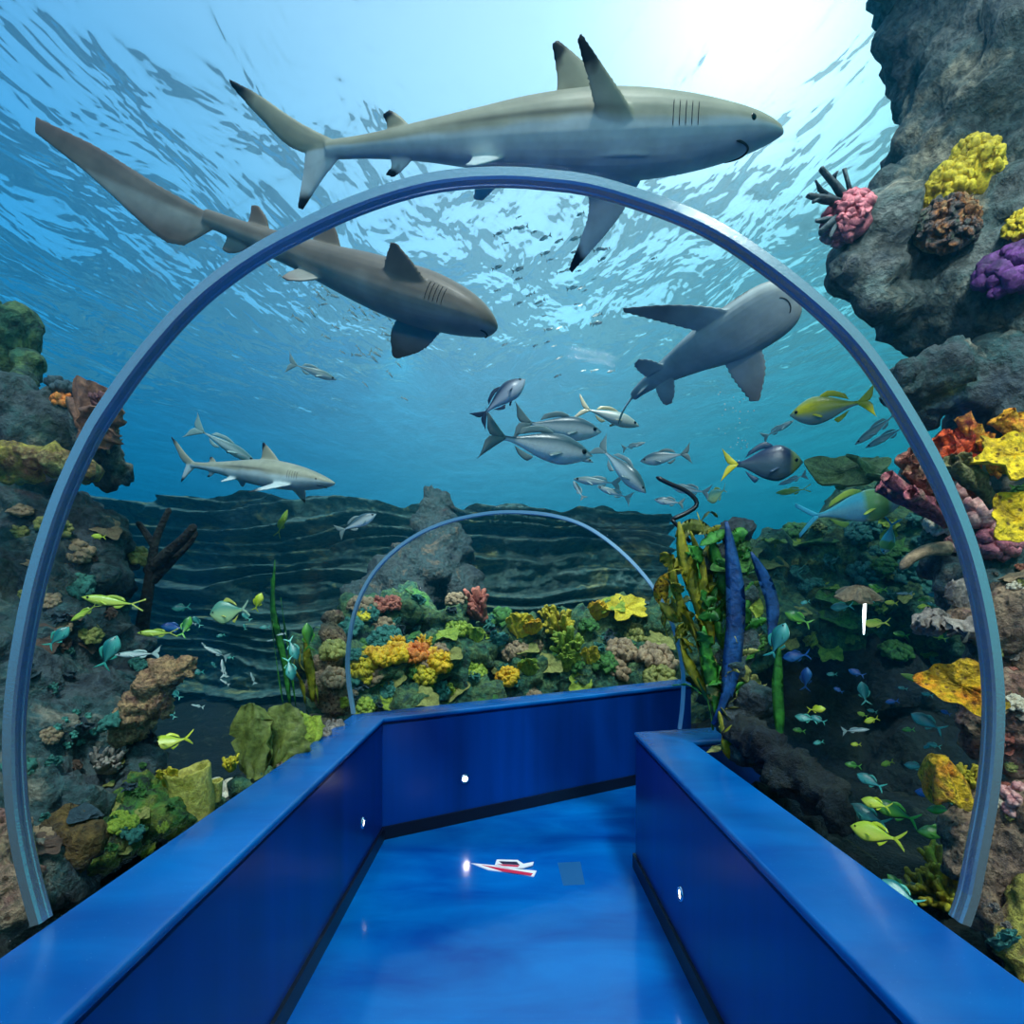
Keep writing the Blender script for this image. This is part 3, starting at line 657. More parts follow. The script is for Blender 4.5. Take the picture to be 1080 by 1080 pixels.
def lobed(P, ax, s, rn, n=60, flat=.7, kn=.16, asp=1., sub=1):
    """Cauliflower coral: a dome studded with knobs."""
    mb = MB(); B = basis(ax); mb.ball(P+ax*s*flat*.15, np.array((s*.42*asp, s*.42, s*.42*flat)), 3, None, B)
    for i in range(n):
        z = rn.uniform(-.25, 1); a = i*2.399963; r = math.sqrt(max(0, 1-z*z)); q = np.array((r*math.cos(a)*s*.46*asp, r*math.sin(a)*s*.46, z*s*.46*flat+s*flat*.15)); k = s*kn*rn.uniform(.55, 1.1)
        mb.ball(P+B@q, (k, k, k*rn.uniform(.9, 1.4)), sub+1, None, B)
    return mb
def fingers(P, ax, s, rn, n=16, r=.08, spread=.8, br=2, bend=.25):
    """Finger or staghorn coral, each branch rounded off, with side twigs."""
    mb = MB(); B = basis(ax); mb.ball(P, s*.16, 2)
    for i in range(n):
        a = i*2.4+rn.random(); t_ = spread*math.sqrt((i+.5)/n); d = B@unit((math.sin(t_)*math.cos(a), math.sin(t_)*math.sin(a), math.cos(t_))); L = s*rn.uniform(.6, 1.)*(1-.25*t_)
        m = P+d*L*.5+B@(np.array((rn.gauss(0, 1), rn.gauss(0, 1), 0))*s*.05); e = P+d*L+np.array((0, 0, 1))*bend*L*.3
        mb.tube([P, m], [s*r*1.15, s*r], 8, False); mb.knob(m, e, s*r, s*r*.7, 8)
        for j in range(br):
            f = rn.uniform(.2, .8); q = m*(1-f)+e*f; dd = unit(d+B@np.array((rn.gauss(0, 1), rn.gauss(0, 1), .3))*.8); mb.knob(q, q+dd*s*rn.uniform(.14, .28), s*r*.65, s*r*.5, 7)
    return mb
def plate(P, ax, s, rn, wav=.08, th=.05, lobes=5, bowl=.15, asp=1., seed=1):
    """Plate or shelf coral: thick wavy rimmed disc."""
    mb = MB(); B = basis(ax); nr, na = 9, 40; T = np.zeros((nr, na, 3)); U = np.zeros((nr, na, 3))
    for i in range(nr):
        for j in range(na):
            a = 2*math.pi*j/na; f = i/(nr-1); R = s*.5*(1+.16*math.sin(lobes*a+seed)+.09*math.sin((lobes*2+1)*a+seed*2))*f
            x, y = R*math.cos(a)*asp, R*math.sin(a); z = s*(bowl*f*f+wav*f*math.sin(lobes*a*1.+seed*3)+.02*math.sin(9*a+f*7)); tk = s*th*(1-.55*f**3)
            T[i, j] = P+B@np.array((x, y, z+tk)); U[i, j] = P+B@np.array((x*.985, y*.985, z-tk))
    mb.grid(T, wrap=True); mb.grid(U[:, ::-1], wrap=True); mb.grid(np.stack([T[-1], U[-1]])[:, ::-1], wrap=True)
    mb.tube([P-ax*s*.3, P+ax*s*.01], [s*.1, s*.16], 10); return mb
def tubes(P0, tips, r, rn, flare=1.03):
    """Tube sponges: hollow wavy pipes from a shared foot to the given tips."""
    mb = MB()
    for T in tips:
        T = np.array(T); n = 9; k = 14; D = T-P0; L = np.linalg.norm(D); x, y, z = frame(D); rr = r*rn.uniform(.85, 1.15); rows = []
        for i in range(n):
            f = i/(n-1); c = P0+D*f+x*math.sin(f*5+rn.random()*.3)*rr*.25; R = rr*(.75+.3*f+.12*math.sin(f*9+rr*99))*(flare if i == n-1 else 1)
            rows.append([c+(x*math.cos(a)+y*math.sin(a))*R*(1+.1*math.sin(3*a+i)) for a in np.linspace(0, 2*math.pi, k, endpoint=False)])
        for f, q in ((1.012, .86), (.97, .62), (.72, .5), (.7, .05)):
            c = P0+D*f; rows.append([c+(x*math.cos(a)+y*math.sin(a))*rr*q*1.05*(1+.1*math.sin(3*a+n)) for a in np.linspace(0, 2*math.pi, k, endpoint=False)])
        mb.grid(np.array(rows), wrap=True)
    return mb
def leaf_sheet(mb, P, up_, side, h, w, rn, thick=.006, curl=.3, teeth=.1):
    """One thick ruffled blade."""
    nn = unit(np.cross(side, up_)); n, m = 12, 9; A = np.zeros((n, m, 3)); Bk = np.zeros((n, m, 3)); s0 = rn.random()*9
    for i in range(n):
        f = i/(n-1); ww = w*(.35+.65*math.sin(min(1, f*1.25)*math.pi/2))*(1-.5*max(0, f-.75)/.25*.6)*(1+teeth*math.sin(f*17+s0))
        for j in range(m):
            g = j/(m-1)*2-1; q = P+up_*h*f*(1-.12*g*g*(f > .8))+side*ww*.5*g+nn*(curl*w*(g*g-.4)*f+.06*w*math.sin(g*6+f*8+s0)); A[i, j] = q+nn*thick*.5; Bk[i, j] = q-nn*thick*.5
    mb.grid(A); mb.grid(Bk[:, ::-1]); mb.grid(np.stack([A[-1], Bk[-1]])); mb.grid(np.stack([A[:, 0], Bk[:, 0]])); mb.grid(np.stack([Bk[:, -1], A[:, -1]]))
def blade(mb, pts, w, th=.002, twist=1., s0=0.):
    """Weed frond: long tapering ribbon, slightly twisted, with a midrib."""
    P = resample(np.array(pts), 14); T = np.gradient(P, axis=0); n = len(P); A = np.zeros((n, 6, 3))
    for i in range(n):
        f = i/(n-1); ww = w*(math.sin(math.pi*min(1, f*.93+.05)))**.7; t_ = unit(T[i]); x, y, _ = frame(t_, (.2, -1, .1)); a = s0+twist*f; u = x*math.cos(a)+y*math.sin(a); v = np.cross(t_, u)
        for j, (p, q) in enumerate(((-1, 0), (-.3, .8), (.3, .8), (1, 0), (.3, -.8), (-.3, -.8))): A[i, j] = P[i]+u*ww*.5*p+v*th*q*(1+.0*f)+v*ww*.10*math.sin(f*16+s0)*(abs(p) > .9)*np.sign(p)
    mb.grid(A, wrap=True); mb.f += [[mb.n-6+j for j in range(6)], [mb.n-6*n+j for j in range(6)][::-1]]
def roughen(mb, s, k=.05, f=9.):
    V = np.vstack(mb.v); d = fbm((V-V.mean(0))/s*f, 3, 77); e = fbm((V-V.mean(0))/s*f*.9+9, 3, 78); g_ = fbm((V-V.mean(0))/s*f*1.1+5, 3, 79)
    mb.v = [V+np.stack([d, e, g_], 1)*s*k]; mb.c = [np.vstack(mb.c)]; return mb
def bundle(name, mb, mat, label, cat, P, group=None): return thing(name, mb, mat, label, cat, tuple(P), group)
rn = random.Random(11)
def CORAL(kind, px, py, spx, mat, label, name=None, cat='coral', d=None, up=.5, group=None, **k):
    P, ax, dd = base_of(px, py, d, up); s = R_(spx, dd)
    if kind == 'lobed': mb = roughen(lobed(P, ax, s, rn, **k), s); nm = name or 'cauliflower_coral'
    elif kind == 'finger': mb = roughen(fingers(P, ax, s, rn, **k), s, .03, 8.); nm = name or 'finger_coral'
    elif kind == 'plate': mb = plate(P+ax*s*.12, unit(ax+np.array(k.pop('tilt', (0, -.5, 0)))), s, rn, **k); nm = name or 'plate_coral'
    elif kind == 'leaf':
        mb = MB(); nb = k.get('n', 6)
        for i in range(nb):
            a = rn.uniform(-.9, .9); u = unit(ax+np.array((math.sin(a), rn.uniform(-.3, .2), 0))*k.get('sp', .8)); sd = unit(np.cross(u, (rn.uniform(-.3, .3), 1, .1))); leaf_sheet(mb, P-u*s*.1, u, sd, s*rn.uniform(.6, 1.), s*rn.uniform(.35, .6)*k.get('w', 1.), rn, s*.04)
        roughen(mb, s, .035, 7.); nm = name or 'leaf_coral'
    return bundle(nm, mb, CM[mat] if isinstance(mat, str) else mat, label, cat, P, group)
# upper right outcrop
CORAL('lobed', 1004, 212, 46, 'yellow', 'yellow knobbly coral on the upper right outcrop, lower left lobe', up=.7, n=110, flat=1.2, kn=.11)
CORAL('lobed', 1030, 192, 46, 'yellow', 'yellow knobbly coral on the upper right outcrop, upper right lobe', up=.8, n=110, flat=1.5, kn=.11)
CORAL('lobed', 992, 250, 62, 'patch', 'orange and grey pitted coral patch beneath the yellow coral on the outcrop', up=.2, n=200, flat=.9, kn=.06)
CORAL('lobed', 903, 236, 52, 'rose', 'pink knobbed coral on the tip of the upper right outcrop', up=.3, n=150, flat=1., kn=.085)
mb = MB(); d_ = 2.33; b0 = at(903, 222, d_)
for bs, tp, w_ in (((892, 212), (868, 178), 4.5), ((890, 214), (852, 206), 4.5), ((872, 207), (860, 192), 3.), ((893, 222), (865, 246), 4.), ((880, 232), (860, 232), 3.), ((884, 228), (876, 250), 3.2), ((898, 205), (890, 178), 3.), ((868, 207), (858, 214), 2.6), ((880, 190), (884, 180), 2.6)):
    mb.knob(b0, at(*bs, d_), R_(6, d_), R_(w_, d_)); mb.knob(at(*bs, d_), at(*tp, d_-.03), R_(w_, d_), R_(w_*.62, d_), 9)
bundle('branching_coral', roughen(mb, .3, .03, 10.), CM['slate'], 'dark blue grey branching coral sticking out over the open water', 'coral', b0)
CORAL('lobed', 1066, 292, 54, 'purple', 'dark purple sponge at the right frame edge', 'lobed_sponge', 'sponge', up=.3, n=40, flat=.7, kn=.17)
CORAL('lobed', 1082, 240, 36, 'yellow', 'yellow knobbed coral cut by the right frame edge, highest there', up=.3, n=60, kn=.12)
# tube sponges
TM = {'rose': rock_mat('mauve_tube', [(120, 60, 84), (200, 110, 120), (150, 130, 110)], 9., .8, 50.), 'redbrown': rock_mat('russet_tube', [(130, 66, 54), (190, 120, 100), (120, 110, 80)], 9., .8, 50.), 'red': rock_mat('scarlet_tube', [(180, 36, 26), (240, 96, 40), (150, 50, 50)], 9., .7, 50.),
      'orange': rock_mat('orange_tube', [(210, 70, 26), (245, 180, 40), (190, 60, 50)], 8., .7, 50.), 'olive': rock_mat('olive_tube', [(90, 96, 60), (150, 140, 90), (120, 100, 84)], 8., .8, 50.)}
def TUBES(name, base, tips, r, mat, label, d):
    P0 = at(*base, d); mb = roughen(tubes(P0, [at(a, b, d+dz) for a, b, dz in tips], R_(r, d)*.8, rn), .25, .035, 14.); bundle(name, mb, TM[mat], label, 'sponge', P0)
TUBES('tube_sponge', (1000, 552), [(937, 502, -.1), (946, 512, -.05), (962, 520, -.12), (930, 511, 0.)], 9, 'rose', 'pink purple tube sponges leaning out to the left, lowest of the tube sponges', 2.05)
TUBES('tube_sponge', (1012, 545), [(956, 480, -.08), (968, 470, 0.), (962, 494, -.1), (980, 478, .02), (976, 500, -.1)], 9, 'redbrown', 'red brown tube sponges behind the ring above the pink purple ones', 2.05)
TUBES('tube_sponge', (1030, 520), [(986, 462, 0.), (998, 456, -.05), (1010, 454, .02), (1000, 476, -.1), (1022, 462, -.04), (992, 480, .03)], 9, 'red', 'bright red orange tube sponges just right of the ring', 2.0)
TUBES('tube_sponge', (1050, 500), [(1017, 438, 0.), (1030, 450, -.04), (1040, 462, -.06)], 9, 'orange', 'tall orange tube sponges with yellow patches, left of the yellow plate', 1.98)  # orange and yellow mix in random patches
TUBES('tube_sponge', (1080, 470), [(1052, 440, 0.), (1062, 436, -.02), (1076, 436, .02)], 9, 'orange', 'orange tube sponges rising behind the big yellow plate', 2.05)
TUBES('tube_sponge', (1045, 530), [(1003, 486, -.1), (1016, 482, -.08)], 10, 'olive', 'grey olive tube sponges beneath the bright red ones', 1.9)
def PL(px, py, d, spx, ax, mat, label, name='plate_coral', cat='coral', **k):
    P = at(px, py, d); mb = plate(P, unit(ax), R_(spx, d), rn, **k); bundle(name, mb, CM[mat], label, cat, P)
PL(1068, 482, 1.8, 62, (-.15, -.8, .6), 'spot', 'large yellow holed plate sponge at the right frame edge', 'plate_sponge', 'sponge', bowl=.08, asp=1.15, seed=2)
PL(1072, 548, 1.78, 54, (-.25, -.9, .3), 'spot', 'yellow holed lobed sponge below the large yellow plate', 'plate_sponge', 'sponge', bowl=.1, lobes=3, seed=4)
CORAL('leaf', 1068, 522, 26, 'green', 'small green leafy coral between the two yellow plate sponges', up=.4, n=9)
CORAL('lobed', 1022, 522, 26, 'pink', 'pale pink knob coral nearest the ring, upper one', up=.6, n=14, flat=1.2, kn=.26, d=2.1)
CORAL('lobed', 1034, 546, 38, 'pink', 'pink rounded coral right of the ring below the upper pink knob', up=.4, n=22, kn=.24, d=2.0)
CORAL('lobed', 1050, 576, 34, 'rose', 'dusky pink knobbly coral lowest of the pink ones beside the yellow lobed sponge', up=.3, n=24, kn=.2, d=2.0)
CORAL('lobed', 998, 552, 34, 'cream', 'cream knobbed coral left of the ring under the tube sponges', up=.3, n=60, kn=.12, d=2.2)
CORAL('lobed', 1010, 575, 24, 'pink', 'small whitish pink coral tucked behind the ring', up=.3, n=40, kn=.13, d=2.2)
mb = MB(); pts = [at(a, b, 2.05) for a, b in ((1000, 578), (980, 580), (962, 588), (950, 600))]; mb.tube(resample(pts, 12), list(np.linspace(R_(8, 2.05), R_(5, 2.05), 11))+[R_(2, 2.05)], 10); bundle('finger_sponge', mb, CM['tan'], 'tan curved finger sponge reaching left under the cream coral', 'sponge', pts[0])
CORAL('leaf', 1000, 655, 44, 'grey', 'grey ruffled coral sticking out left of the ring', 'ruffled_coral', up=.1, n=12, sp=1.6, w=1.2, d=1.9)
CORAL('leaf', 1020, 640, 40, 'grey', 'grey ruffled coral right behind the ring', 'ruffled_coral', up=.3, n=12, sp=1.5, w=1.2, d=1.9)
PL(1014, 724, 1.62, 74, (-.45, -.85, .2), 'spotgold', 'golden holed sponge fan standing out behind the ring', 'fan_sponge', 'sponge', bowl=.14, asp=.66, lobes=3, seed=5, wav=.04)
PL(990, 800, 1.66, 56, (-.3, -.15, 1.), 'spotgold', 'curled yellow plate coral drooping towards the dark water', bowl=-.75, wav=.12, asp=.62, lobes=3, seed=6)
CORAL('leaf', 1008, 846, 30, 'teal', 'grey green frilled coral on top of the honeycombed boulder', 'frilled_coral', up=.5, n=9, d=1.7)
CORAL('finger', 1026, 828, 26, 'mustard', 'small mustard coral tuft beside the curled yellow plate', up=.6, n=10, r=.12, d=1.7)
for px, py in ((1062, 838), (1074, 846), (1066, 856), (1078, 832)):
    CORAL('lobed', px, py, 14, 'pink', 'white pink knob on the reddish boulder, one of a tight cluster', up=.3, n=8, kn=.3, group='white pink knobs on the right boulder', d=1.62)
CORAL('finger', 1000, 952, 60, 'mustard', 'yellow brown finger coral at the foot of the ring on the right', up=.45, n=34, r=.085, spread=1.25, br=2, d=1.6)
CORAL('leaf', 1056, 1000, 34, 'teal', 'grey green ruffled crust against the right ledge', 'ruffled_coral', up=.6, n=8, d=1.45)
CORAL('leaf', 962, 950, 30, 'greyleaf', 'pale green leafy sheet lying by the ledge left of the yellow brown fingers', up=.3, n=4, d=1.75)
# reef mound
PL(890, 500, 3.9, 56, (-.2, -.75, .75), 'olive', 'round olive plate coral at the crest of the green mound', bowl=.12, asp=1.3, lobes=2, seed=3)
PL(938, 505, 3.8, 60, (.3, -.6, .75), 'olive', 'long olive shelf coral behind the tube sponges', 'shelf_coral', asp=1.4, bowl=.05, seed=9)
PL(906, 620, 2.9, 42, (0, -.25, 1.), 'tan', 'brown mushroom shaped cap over the bright lamp', 'mushroom_coral', bowl=-.25, wav=.02)
m_beam = bpy.data.materials.new('lamp_tube_glow'); t = NT(m_beam); e = t.n('ShaderNodeEmission', _0=(.85, .95, 1, 1), _1=7.); t.out(e.outputs[0])
P0 = at(911, 642, 2.9); lt = empty('tube_lamp', P0, 'thin bright white lamp tube hanging under the brown mushroom cap', 'lamp')
mb = MB(); mb.tube([(0, 0, -R_(27, 2.9)), (.003, 0, -.02), (.008, 0, R_(16, 2.9))], [.003, .008, .006], 10); mb.build('glowing_tube', m_beam, lt)
mb = MB(); mb.tube([(.008, 0, R_(15, 2.9)), (.008, 0, R_(24, 2.9))], [.014, .014], 10); mb.build('lamp_socket', m_base, lt)
L = bpy.data.lights.new('tube_light', 'POINT'); L.energy = .6; L.shadow_soft_size = .05; L.color = (.8, .95, 1); o = bpy.data.objects.new('tube_light', L); COL.objects.link(o); o.location = Vector(P0+np.array((-.02, -.06, -.1)))
CL = [('lime', 'lime'), ('teal', 'teal'), ('green', 'green'), ('olive', 'olive')]
def crusts(n, area, mats, label, group, spx=(10, 26), d=4.6, kinds=('leaf', 'lobed', 'plate'), seed=1):
    r2 = random.Random(seed); protos = []
    for i in range(9):
        m = CM[mats[i % len(mats)]]; kd = kinds[i % len(kinds)]; ax = np.array((0, 0, 1.)); z0 = np.zeros(3)
        if kd == 'leaf':
            mb = MB()
            for j in range(7):
                a = r2.uniform(-1.2, 1.2); b = r2.uniform(-1, 1); u = unit((math.sin(a), math.sin(b), 1)); leaf_sheet(mb, z0, u, unit(np.cross(u, (r2.uniform(-1, 1), 1, .1))), r2.uniform(.3, .55), r2.uniform(.25, .5), r2, .04)
        elif kd == 'lobed': mb = roughen(lobed(z0, ax, 1., r2, 40, .6, .15), 1., .06, 8.)
        elif kd == 'plate': mb = plate(z0, ax, 1., r2, .08, .05, r2.randint(2, 4), .1, r2.uniform(.9, 1.4), i)
        else: mb = fingers(z0, ax, .8, r2, 12, .1)
        me = mb.mesh('crust'); me.shade_smooth(); me.materials.append(m); protos.append((me, {'leaf': 'leafy_coral', 'lobed': 'knobby_coral', 'plate': 'shelf_coral'}.get(kd, 'finger_coral')))
    k = 0; tries = 0
    while k < n and tries < n*6:
        tries += 1; px, py = area(r2); p, nn = hit(px, py, d, True)
        if p[1] > d*1.5 or p[1] < d*.5: continue
        me, nm = protos[k % len(protos)]; o = bpy.data.objects.new(nm, me); COL.objects.link(o); ax = unit(nn*.5+np.array((0, -.1, .5))); B = basis(ax); s = R_(r2.uniform(*spx), p[1])
        o.matrix_world = Matrix([[*(B[i]*s*(1, 1, .8)), p[i]] for i in range(3)]+[[0, 0, 0, 1]]); tag(o, label, 'coral', group); k += 1
crusts(60, lambda r: (r.uniform(765, 985), r.uniform(545, 700)), ('lime', 'teal', 'green', 'olive', 'teal'), 'small green crusty growth on the broad mound behind the kelp', 'small growths on the green mound', (14, 30), 4.4, seed=3)
crusts(90, lambda r: (r.uniform(368, 716), r.uniform(630, 745)), ('teal', 'green', 'olive', 'slate', 'tan', 'lime', 'teal'), 'small growth crusting the low reef bank beyond the tunnel end', 'small growths on the reef bank', (12, 28), 5.5, seed=5)
crusts(46, lambda r: (r.uniform(20, 150), r.uniform(540, 900)), ('slate', 'teal', 'tan', 'darkbrown', 'olive'), 'small dull growth on the shadowy left reef wall', 'small growths on the left reef wall', (12, 30), 2.5, seed=7)
crusts(20, lambda r: (r.uniform(110, 190), r.uniform(800, 900)), ('green', 'lime', 'olive'), 'small green tuft on the mossy boulder', 'tufts on the mossy boulder', (10, 22), 2.1, seed=9)
crusts(26, lambda r: (r.uniform(1040, 1080), r.uniform(590, 980)), ('tan', 'olive', 'redbrown', 'grey', 'cream'), 'small brown growth on the boulders at the right edge', 'small growths on the right boulders', (8, 20), 1.7, seed=11)
# pillar weed
def fronds(name, items, mat, label, cat, P, th=.002):
    mb = MB()
    for i, (pts, w, d) in enumerate(items):
        blade(mb, [at(x, y, d+(k*.02 if i % 2 else -k*.015)) for k, (x, y) in enumerate(pts)], R_(w, d), th, .9 if i % 2 else -.7, i*1.3)
    return bundle(name, mb, CM[mat], label, cat, P)
fronds('kelp', [(((748, 690), (740, 640), (722, 590), (716, 550)), 17, 3.02), (((745, 700), (728, 660), (712, 620), (706, 585)), 15, 3.05), (((752, 680), (742, 630), (736, 585), (728, 560)), 15, 3.0), (((742, 720), (735, 680), (722, 650), (708, 640)), 14, 3.02),
    (((750, 640), (735, 610), (718, 600), (702, 605)), 12, 3.05), (((755, 720), (748, 690), (738, 668), (726, 655)), 14, 2.98), (((756, 650), (748, 600), (745, 570), (735, 540)), 13, 3.05), (((748, 735), (733, 712), (722, 690), (718, 668)), 12, 3.0)], 'kelp', 'yellow green kelp fronds draped over the left of the pillar', 'kelp', at(755, 720, 3.0))
fronds('kelp', [(((758, 760), (752, 720), (745, 690), (742, 660)), 15, 2.95), (((765, 700), (757, 665), (750, 640), (757, 610)), 14, 2.95), (((770, 640), (758, 600), (752, 575), (758, 560)), 14, 2.97), (((752, 770), (748, 745), (742, 730), (735, 715)), 13, 2.95), (((778, 720), (768, 690), (765, 665), (772, 645)), 12, 2.93)], 'weed', 'dark green kelp fronds hanging in front of the pillar', 'kelp', at(765, 740, 2.95))
fronds('kelp', [(((770, 800), (767, 788), (768, 776), (772, 765)), 13, 2.8), (((764, 782), (762, 772), (760, 760), (758, 750)), 8, 2.82)], 'kelp', 'short upright yellow frond at the foot of the pillar', 'kelp', at(770, 805, 2.8))
for k_, (m_, lb, sd) in enumerate((('kelp', 'short curling yellow leaves crowding the left of the pillar', 1), ('weed', 'dark green drooping leaves crowding the middle of the pillar', 2), ('olive', 'dull olive leaves clustered low on the pillar', 3))):
    r3 = random.Random(sd); it = []
    for i in range(34):
        x = r3.uniform(708, 752) if sd == 1 else r3.uniform(735, 790) if sd == 2 else r3.uniform(745, 800); y = r3.uniform(570, 690) if sd == 1 else r3.uniform(560, 740) if sd == 2 else r3.uniform(690, 800)
        a = r3.uniform(-2.6, -.3) if sd < 3 else r3.uniform(-2.8, 0); l = r3.uniform(18, 38); w_ = r3.uniform(10, 18)
        it.append((((x, y), (x+math.cos(a)*l*.5, y+math.sin(a)*l*.5), (x+math.cos(a)*l+r3.uniform(-8, 8), y+math.sin(a)*l*.8+r3.uniform(-4, 8))), w_, 3.06+r3.uniform(-.06, .08) if sd == 1 else 2.93+r3.uniform(-.04, .04)))
    fronds('kelp', it, m_, lb, 'kelp', at(760, 700, 3.0))
fronds('reflection_ribbon', [(((752, 764), (766, 735), (774, 680), (776, 630), (770, 575), (766, 550)), 20, 2.9)], 'blue_reflection', 'long blue ribbon standing in for a glass reflection before the pillar', 'weed', at(758, 760, 2.9))  # ribbon added in place of a blue reflection in the acrylic
fronds('reflection_ribbon', [(((812, 680), (815, 640), (806, 610), (792, 582)), 14, 2.9)], 'blue_reflection', 'shorter blue ribbon standing in for a glass reflection right of the pillar', 'weed', at(812, 680, 2.9))  # second added ribbon, another reflection streak given a solid shape
fronds('kelp', [(((752, 560), (735, 556), (722, 556), (712, 566)), 16, 3.1), (((757, 545), (748, 540), (738, 552), (728, 572)), 16, 3.1)], 'paleleaf', 'broad pale yellow kelp blades folded over the top of the pillar', 'kelp', at(752, 555, 3.1))
mb = MB(); pts = resample([at(x, y, 3.15) for x, y in ((692, 503), (706, 510), (722, 517), (733, 526), (734, 534), (722, 542), (708, 548))], 24); mb.tube(pts, [R_(1, 3.)]+[R_(2.6, 3.)]*22+[R_(1.5, 3.)], 8); mb.tube(resample([at(x, y, 3.15) for x, y in ((708, 548), (716, 556), (728, 572))], 8), R_(2.2, 3.), 8)
bundle('bare_kelp', mb, m_base, 'bent black kelp stem arching above the pillar', 'kelp', pts[-1])
fronds('kelp', [(((700, 640), (697, 625), (700, 612), (704, 605)), 16, 3.4), (((704, 672), (700, 655), (702, 640), (706, 630)), 9, 3.4)], 'spotgold', 'gold brown kelp blade touching the far ring on the right', 'kelp', at(700, 650, 3.4))
fronds('weed', [(((824, 790), (822, 760), (820, 720), (822, 680)), 12, 2.75)], 'weed', 'tall dim green stalk in the dark water right of the pillar', 'weed', at(824, 790, 2.75))
# left weed
fronds('grass_weed', [(((306, 745), (300, 700), (288, 640), (290, 590)), 8, 3.7), (((300, 750), (292, 700), (286, 650), (286, 610)), 6, 3.7), (((312, 745), (306, 700), (300, 660), (296, 630)), 5, 3.7)], 'weed', 'tall bright green grass blades standing on the left bed', 'weed', at(304, 748, 3.7))
fronds('grass_weed', [(((330, 740), (328, 715), (324, 690), (322, 660)), 11, 3.75), (((336, 742), (332, 720), (316, 700), (318, 680)), 9, 3.75), (((322, 742), (318, 720), (310, 705), (312, 690)), 7, 3.75)], 'kelp', 'olive green weed left of the brown coral spur', 'weed', at(328, 742, 3.75))
# black branch
def branch_():
    mb = MB(); d = 2.9
    def q(pts, r): P = resample([at(x, y, d+z) for x, y, z in pts], 14); mb.tube(P, [R_(a, d) for a in np.linspace(r[0], r[1], 14)]+[], 9); mb.knob(P[-2], P[-1], R_(r[1], d), R_(r[1]*.9, d), 9)
    q([(148, 705, 0), (150, 660, .02), (155, 630, 0), (160, 595, -.02), (164, 570, 0), (178, 538, .02)], (8, 3)); q([(158, 603, 0), (175, 585, -.05), (192, 570, -.08), (204, 556, -.1)], (7, 4)); q([(160, 612, 0), (180, 592, 0), (200, 572, .02), (206, 562, .02)], (6, 3)); q([(162, 575, 0), (152, 560, 0), (146, 552, 0)], (4, 3))
    return mb
bundle('dead_branch', branch_(), rock_mat('black_wood', [(10, 14, 18), (34, 36, 34), (60, 66, 60)], 9., .8, 50.), 'black forked dead branch standing before the left ledges', 'branch', at(148, 705, 2.9))
# left reef corals
def fan_coral():
    mb = MB(); d = 2.35; P = at(98, 470, d)
    for x, y, w in ((84, 398, 15), (98, 402, 17), (112, 408, 20), (122, 424, 16), (74, 420, 14), (104, 428, 22), (90, 432, 22), (116, 450, 18)):
        T = at(x, y, d+rn.uniform(-.08, .06)); u = unit(T-P); leaf_sheet(mb, P, u, unit(np.cross(u, (rn.uniform(-.4, .4), 1, .2))), np.linalg.norm(T-P), R_(w*1.7, d), rn, .014, .35, .16)
    return mb, P
mb, P = fan_coral(); bundle('fan_coral', mb, CM['tan'] if False else cm('umber', (90, 56, 48), (160, 110, 84)), 'brown lobed fan coral on the left reef behind the ring', 'coral', P)
CORAL('finger', 122, 440, 34, cm('plum', (90, 50, 60), (150, 96, 96)), 'reddish fringed coral right of the ring beside the brown fan', up=.1, n=14, r=.1, d=2.35)
CORAL('finger', 115, 462, 28, 'tan', 'small spiky tan coral under the reddish fringed one', up=.0, n=12, r=.08, d=2.4)
CORAL('lobed', 62, 412, 24, 'slate', 'small bluish grey knob coral left of the brown fan', up=.6, n=16, kn=.24, d=2.4)
CORAL('lobed', 66, 424, 18, 'orange', 'small orange brown coral between the bluish grey knob and the brown fan', up=.4, n=12, kn=.24, d=2.35)
for px, py in ((70, 760), (80, 752), (88, 765), (78, 775), (94, 756), (84, 782), (60, 768), (98, 772), (72, 786)):
    CORAL('lobed', px, py, 7, 'teal', 'tiny teal polyp dot on the left reef wall', 'coral_polyp', up=.2, n=6, kn=.3, group='teal polyp dots', d=2.3)
CORAL('finger', 108, 815, 34, 'grey', 'pale grey twiggy coral on the left reef wall above the ochre boulder', up=.3, n=16, r=.09, d=2.2)
# barrel sponge: hollow, open top
def barrel(P, h, r, lean):
    mb = MB(); ax = unit(np.array(lean)); B = basis(ax); rows = []; prof = [(0, .80), (.15, .86), (.35, .93), (.6, .95), (.85, .98), (.97, 1.02), (1., .98), (.99, .86), (.9, .80), (.5, .72), (.35, .05)]
    for f, q in prof: rows.append([P+B@np.array((math.cos(a)*r*q*(1+.04*math.sin(5*a+f*3)), math.sin(a)*r*q*(1+.04*math.sin(7*a)), h*f*(1+.03*math.sin(2*a)))) for a in np.linspace(0, 2*math.pi, 36, endpoint=False)])
    mb.grid(np.array(rows), wrap=True); return mb
P = at(208, 868, 2.2); bundle('barrel_sponge', roughen(barrel(P, R_(58, 2.2), R_(21, 2.2), (-.16, -.05, 1)), .2, .03, 8.), cm('straw', (150, 140, 40), (206, 190, 96)), 'squat open topped straw yellow barrel sponge by the left ledge', 'sponge', P)
P = at(226, 845, 2.3); bundle('barrel_sponge', barrel(P, R_(22, 2.3), R_(8, 2.3), (0, 0, 1)), CM['straw'], 'little pale tube sponge stuck to the right of the barrel sponge', 'sponge', P)
def sheets(items, mat, label, P, name='leaf_coral', th=.012):
    mb = MB()
    for (x, y), (x2, y2), w, d in items:
        a, b = at(x, y, d), at(x2, y2, d+.05); u = unit(b-a); leaf_sheet(mb, a, u, unit(np.cross(u, (0, 1, .15))), np.linalg.norm(b-a), R_(w, d), rn, th, .12, .05)
    bundle(name, roughen(mb, .3, .05, 7.), CM[mat], label, 'coral', P)
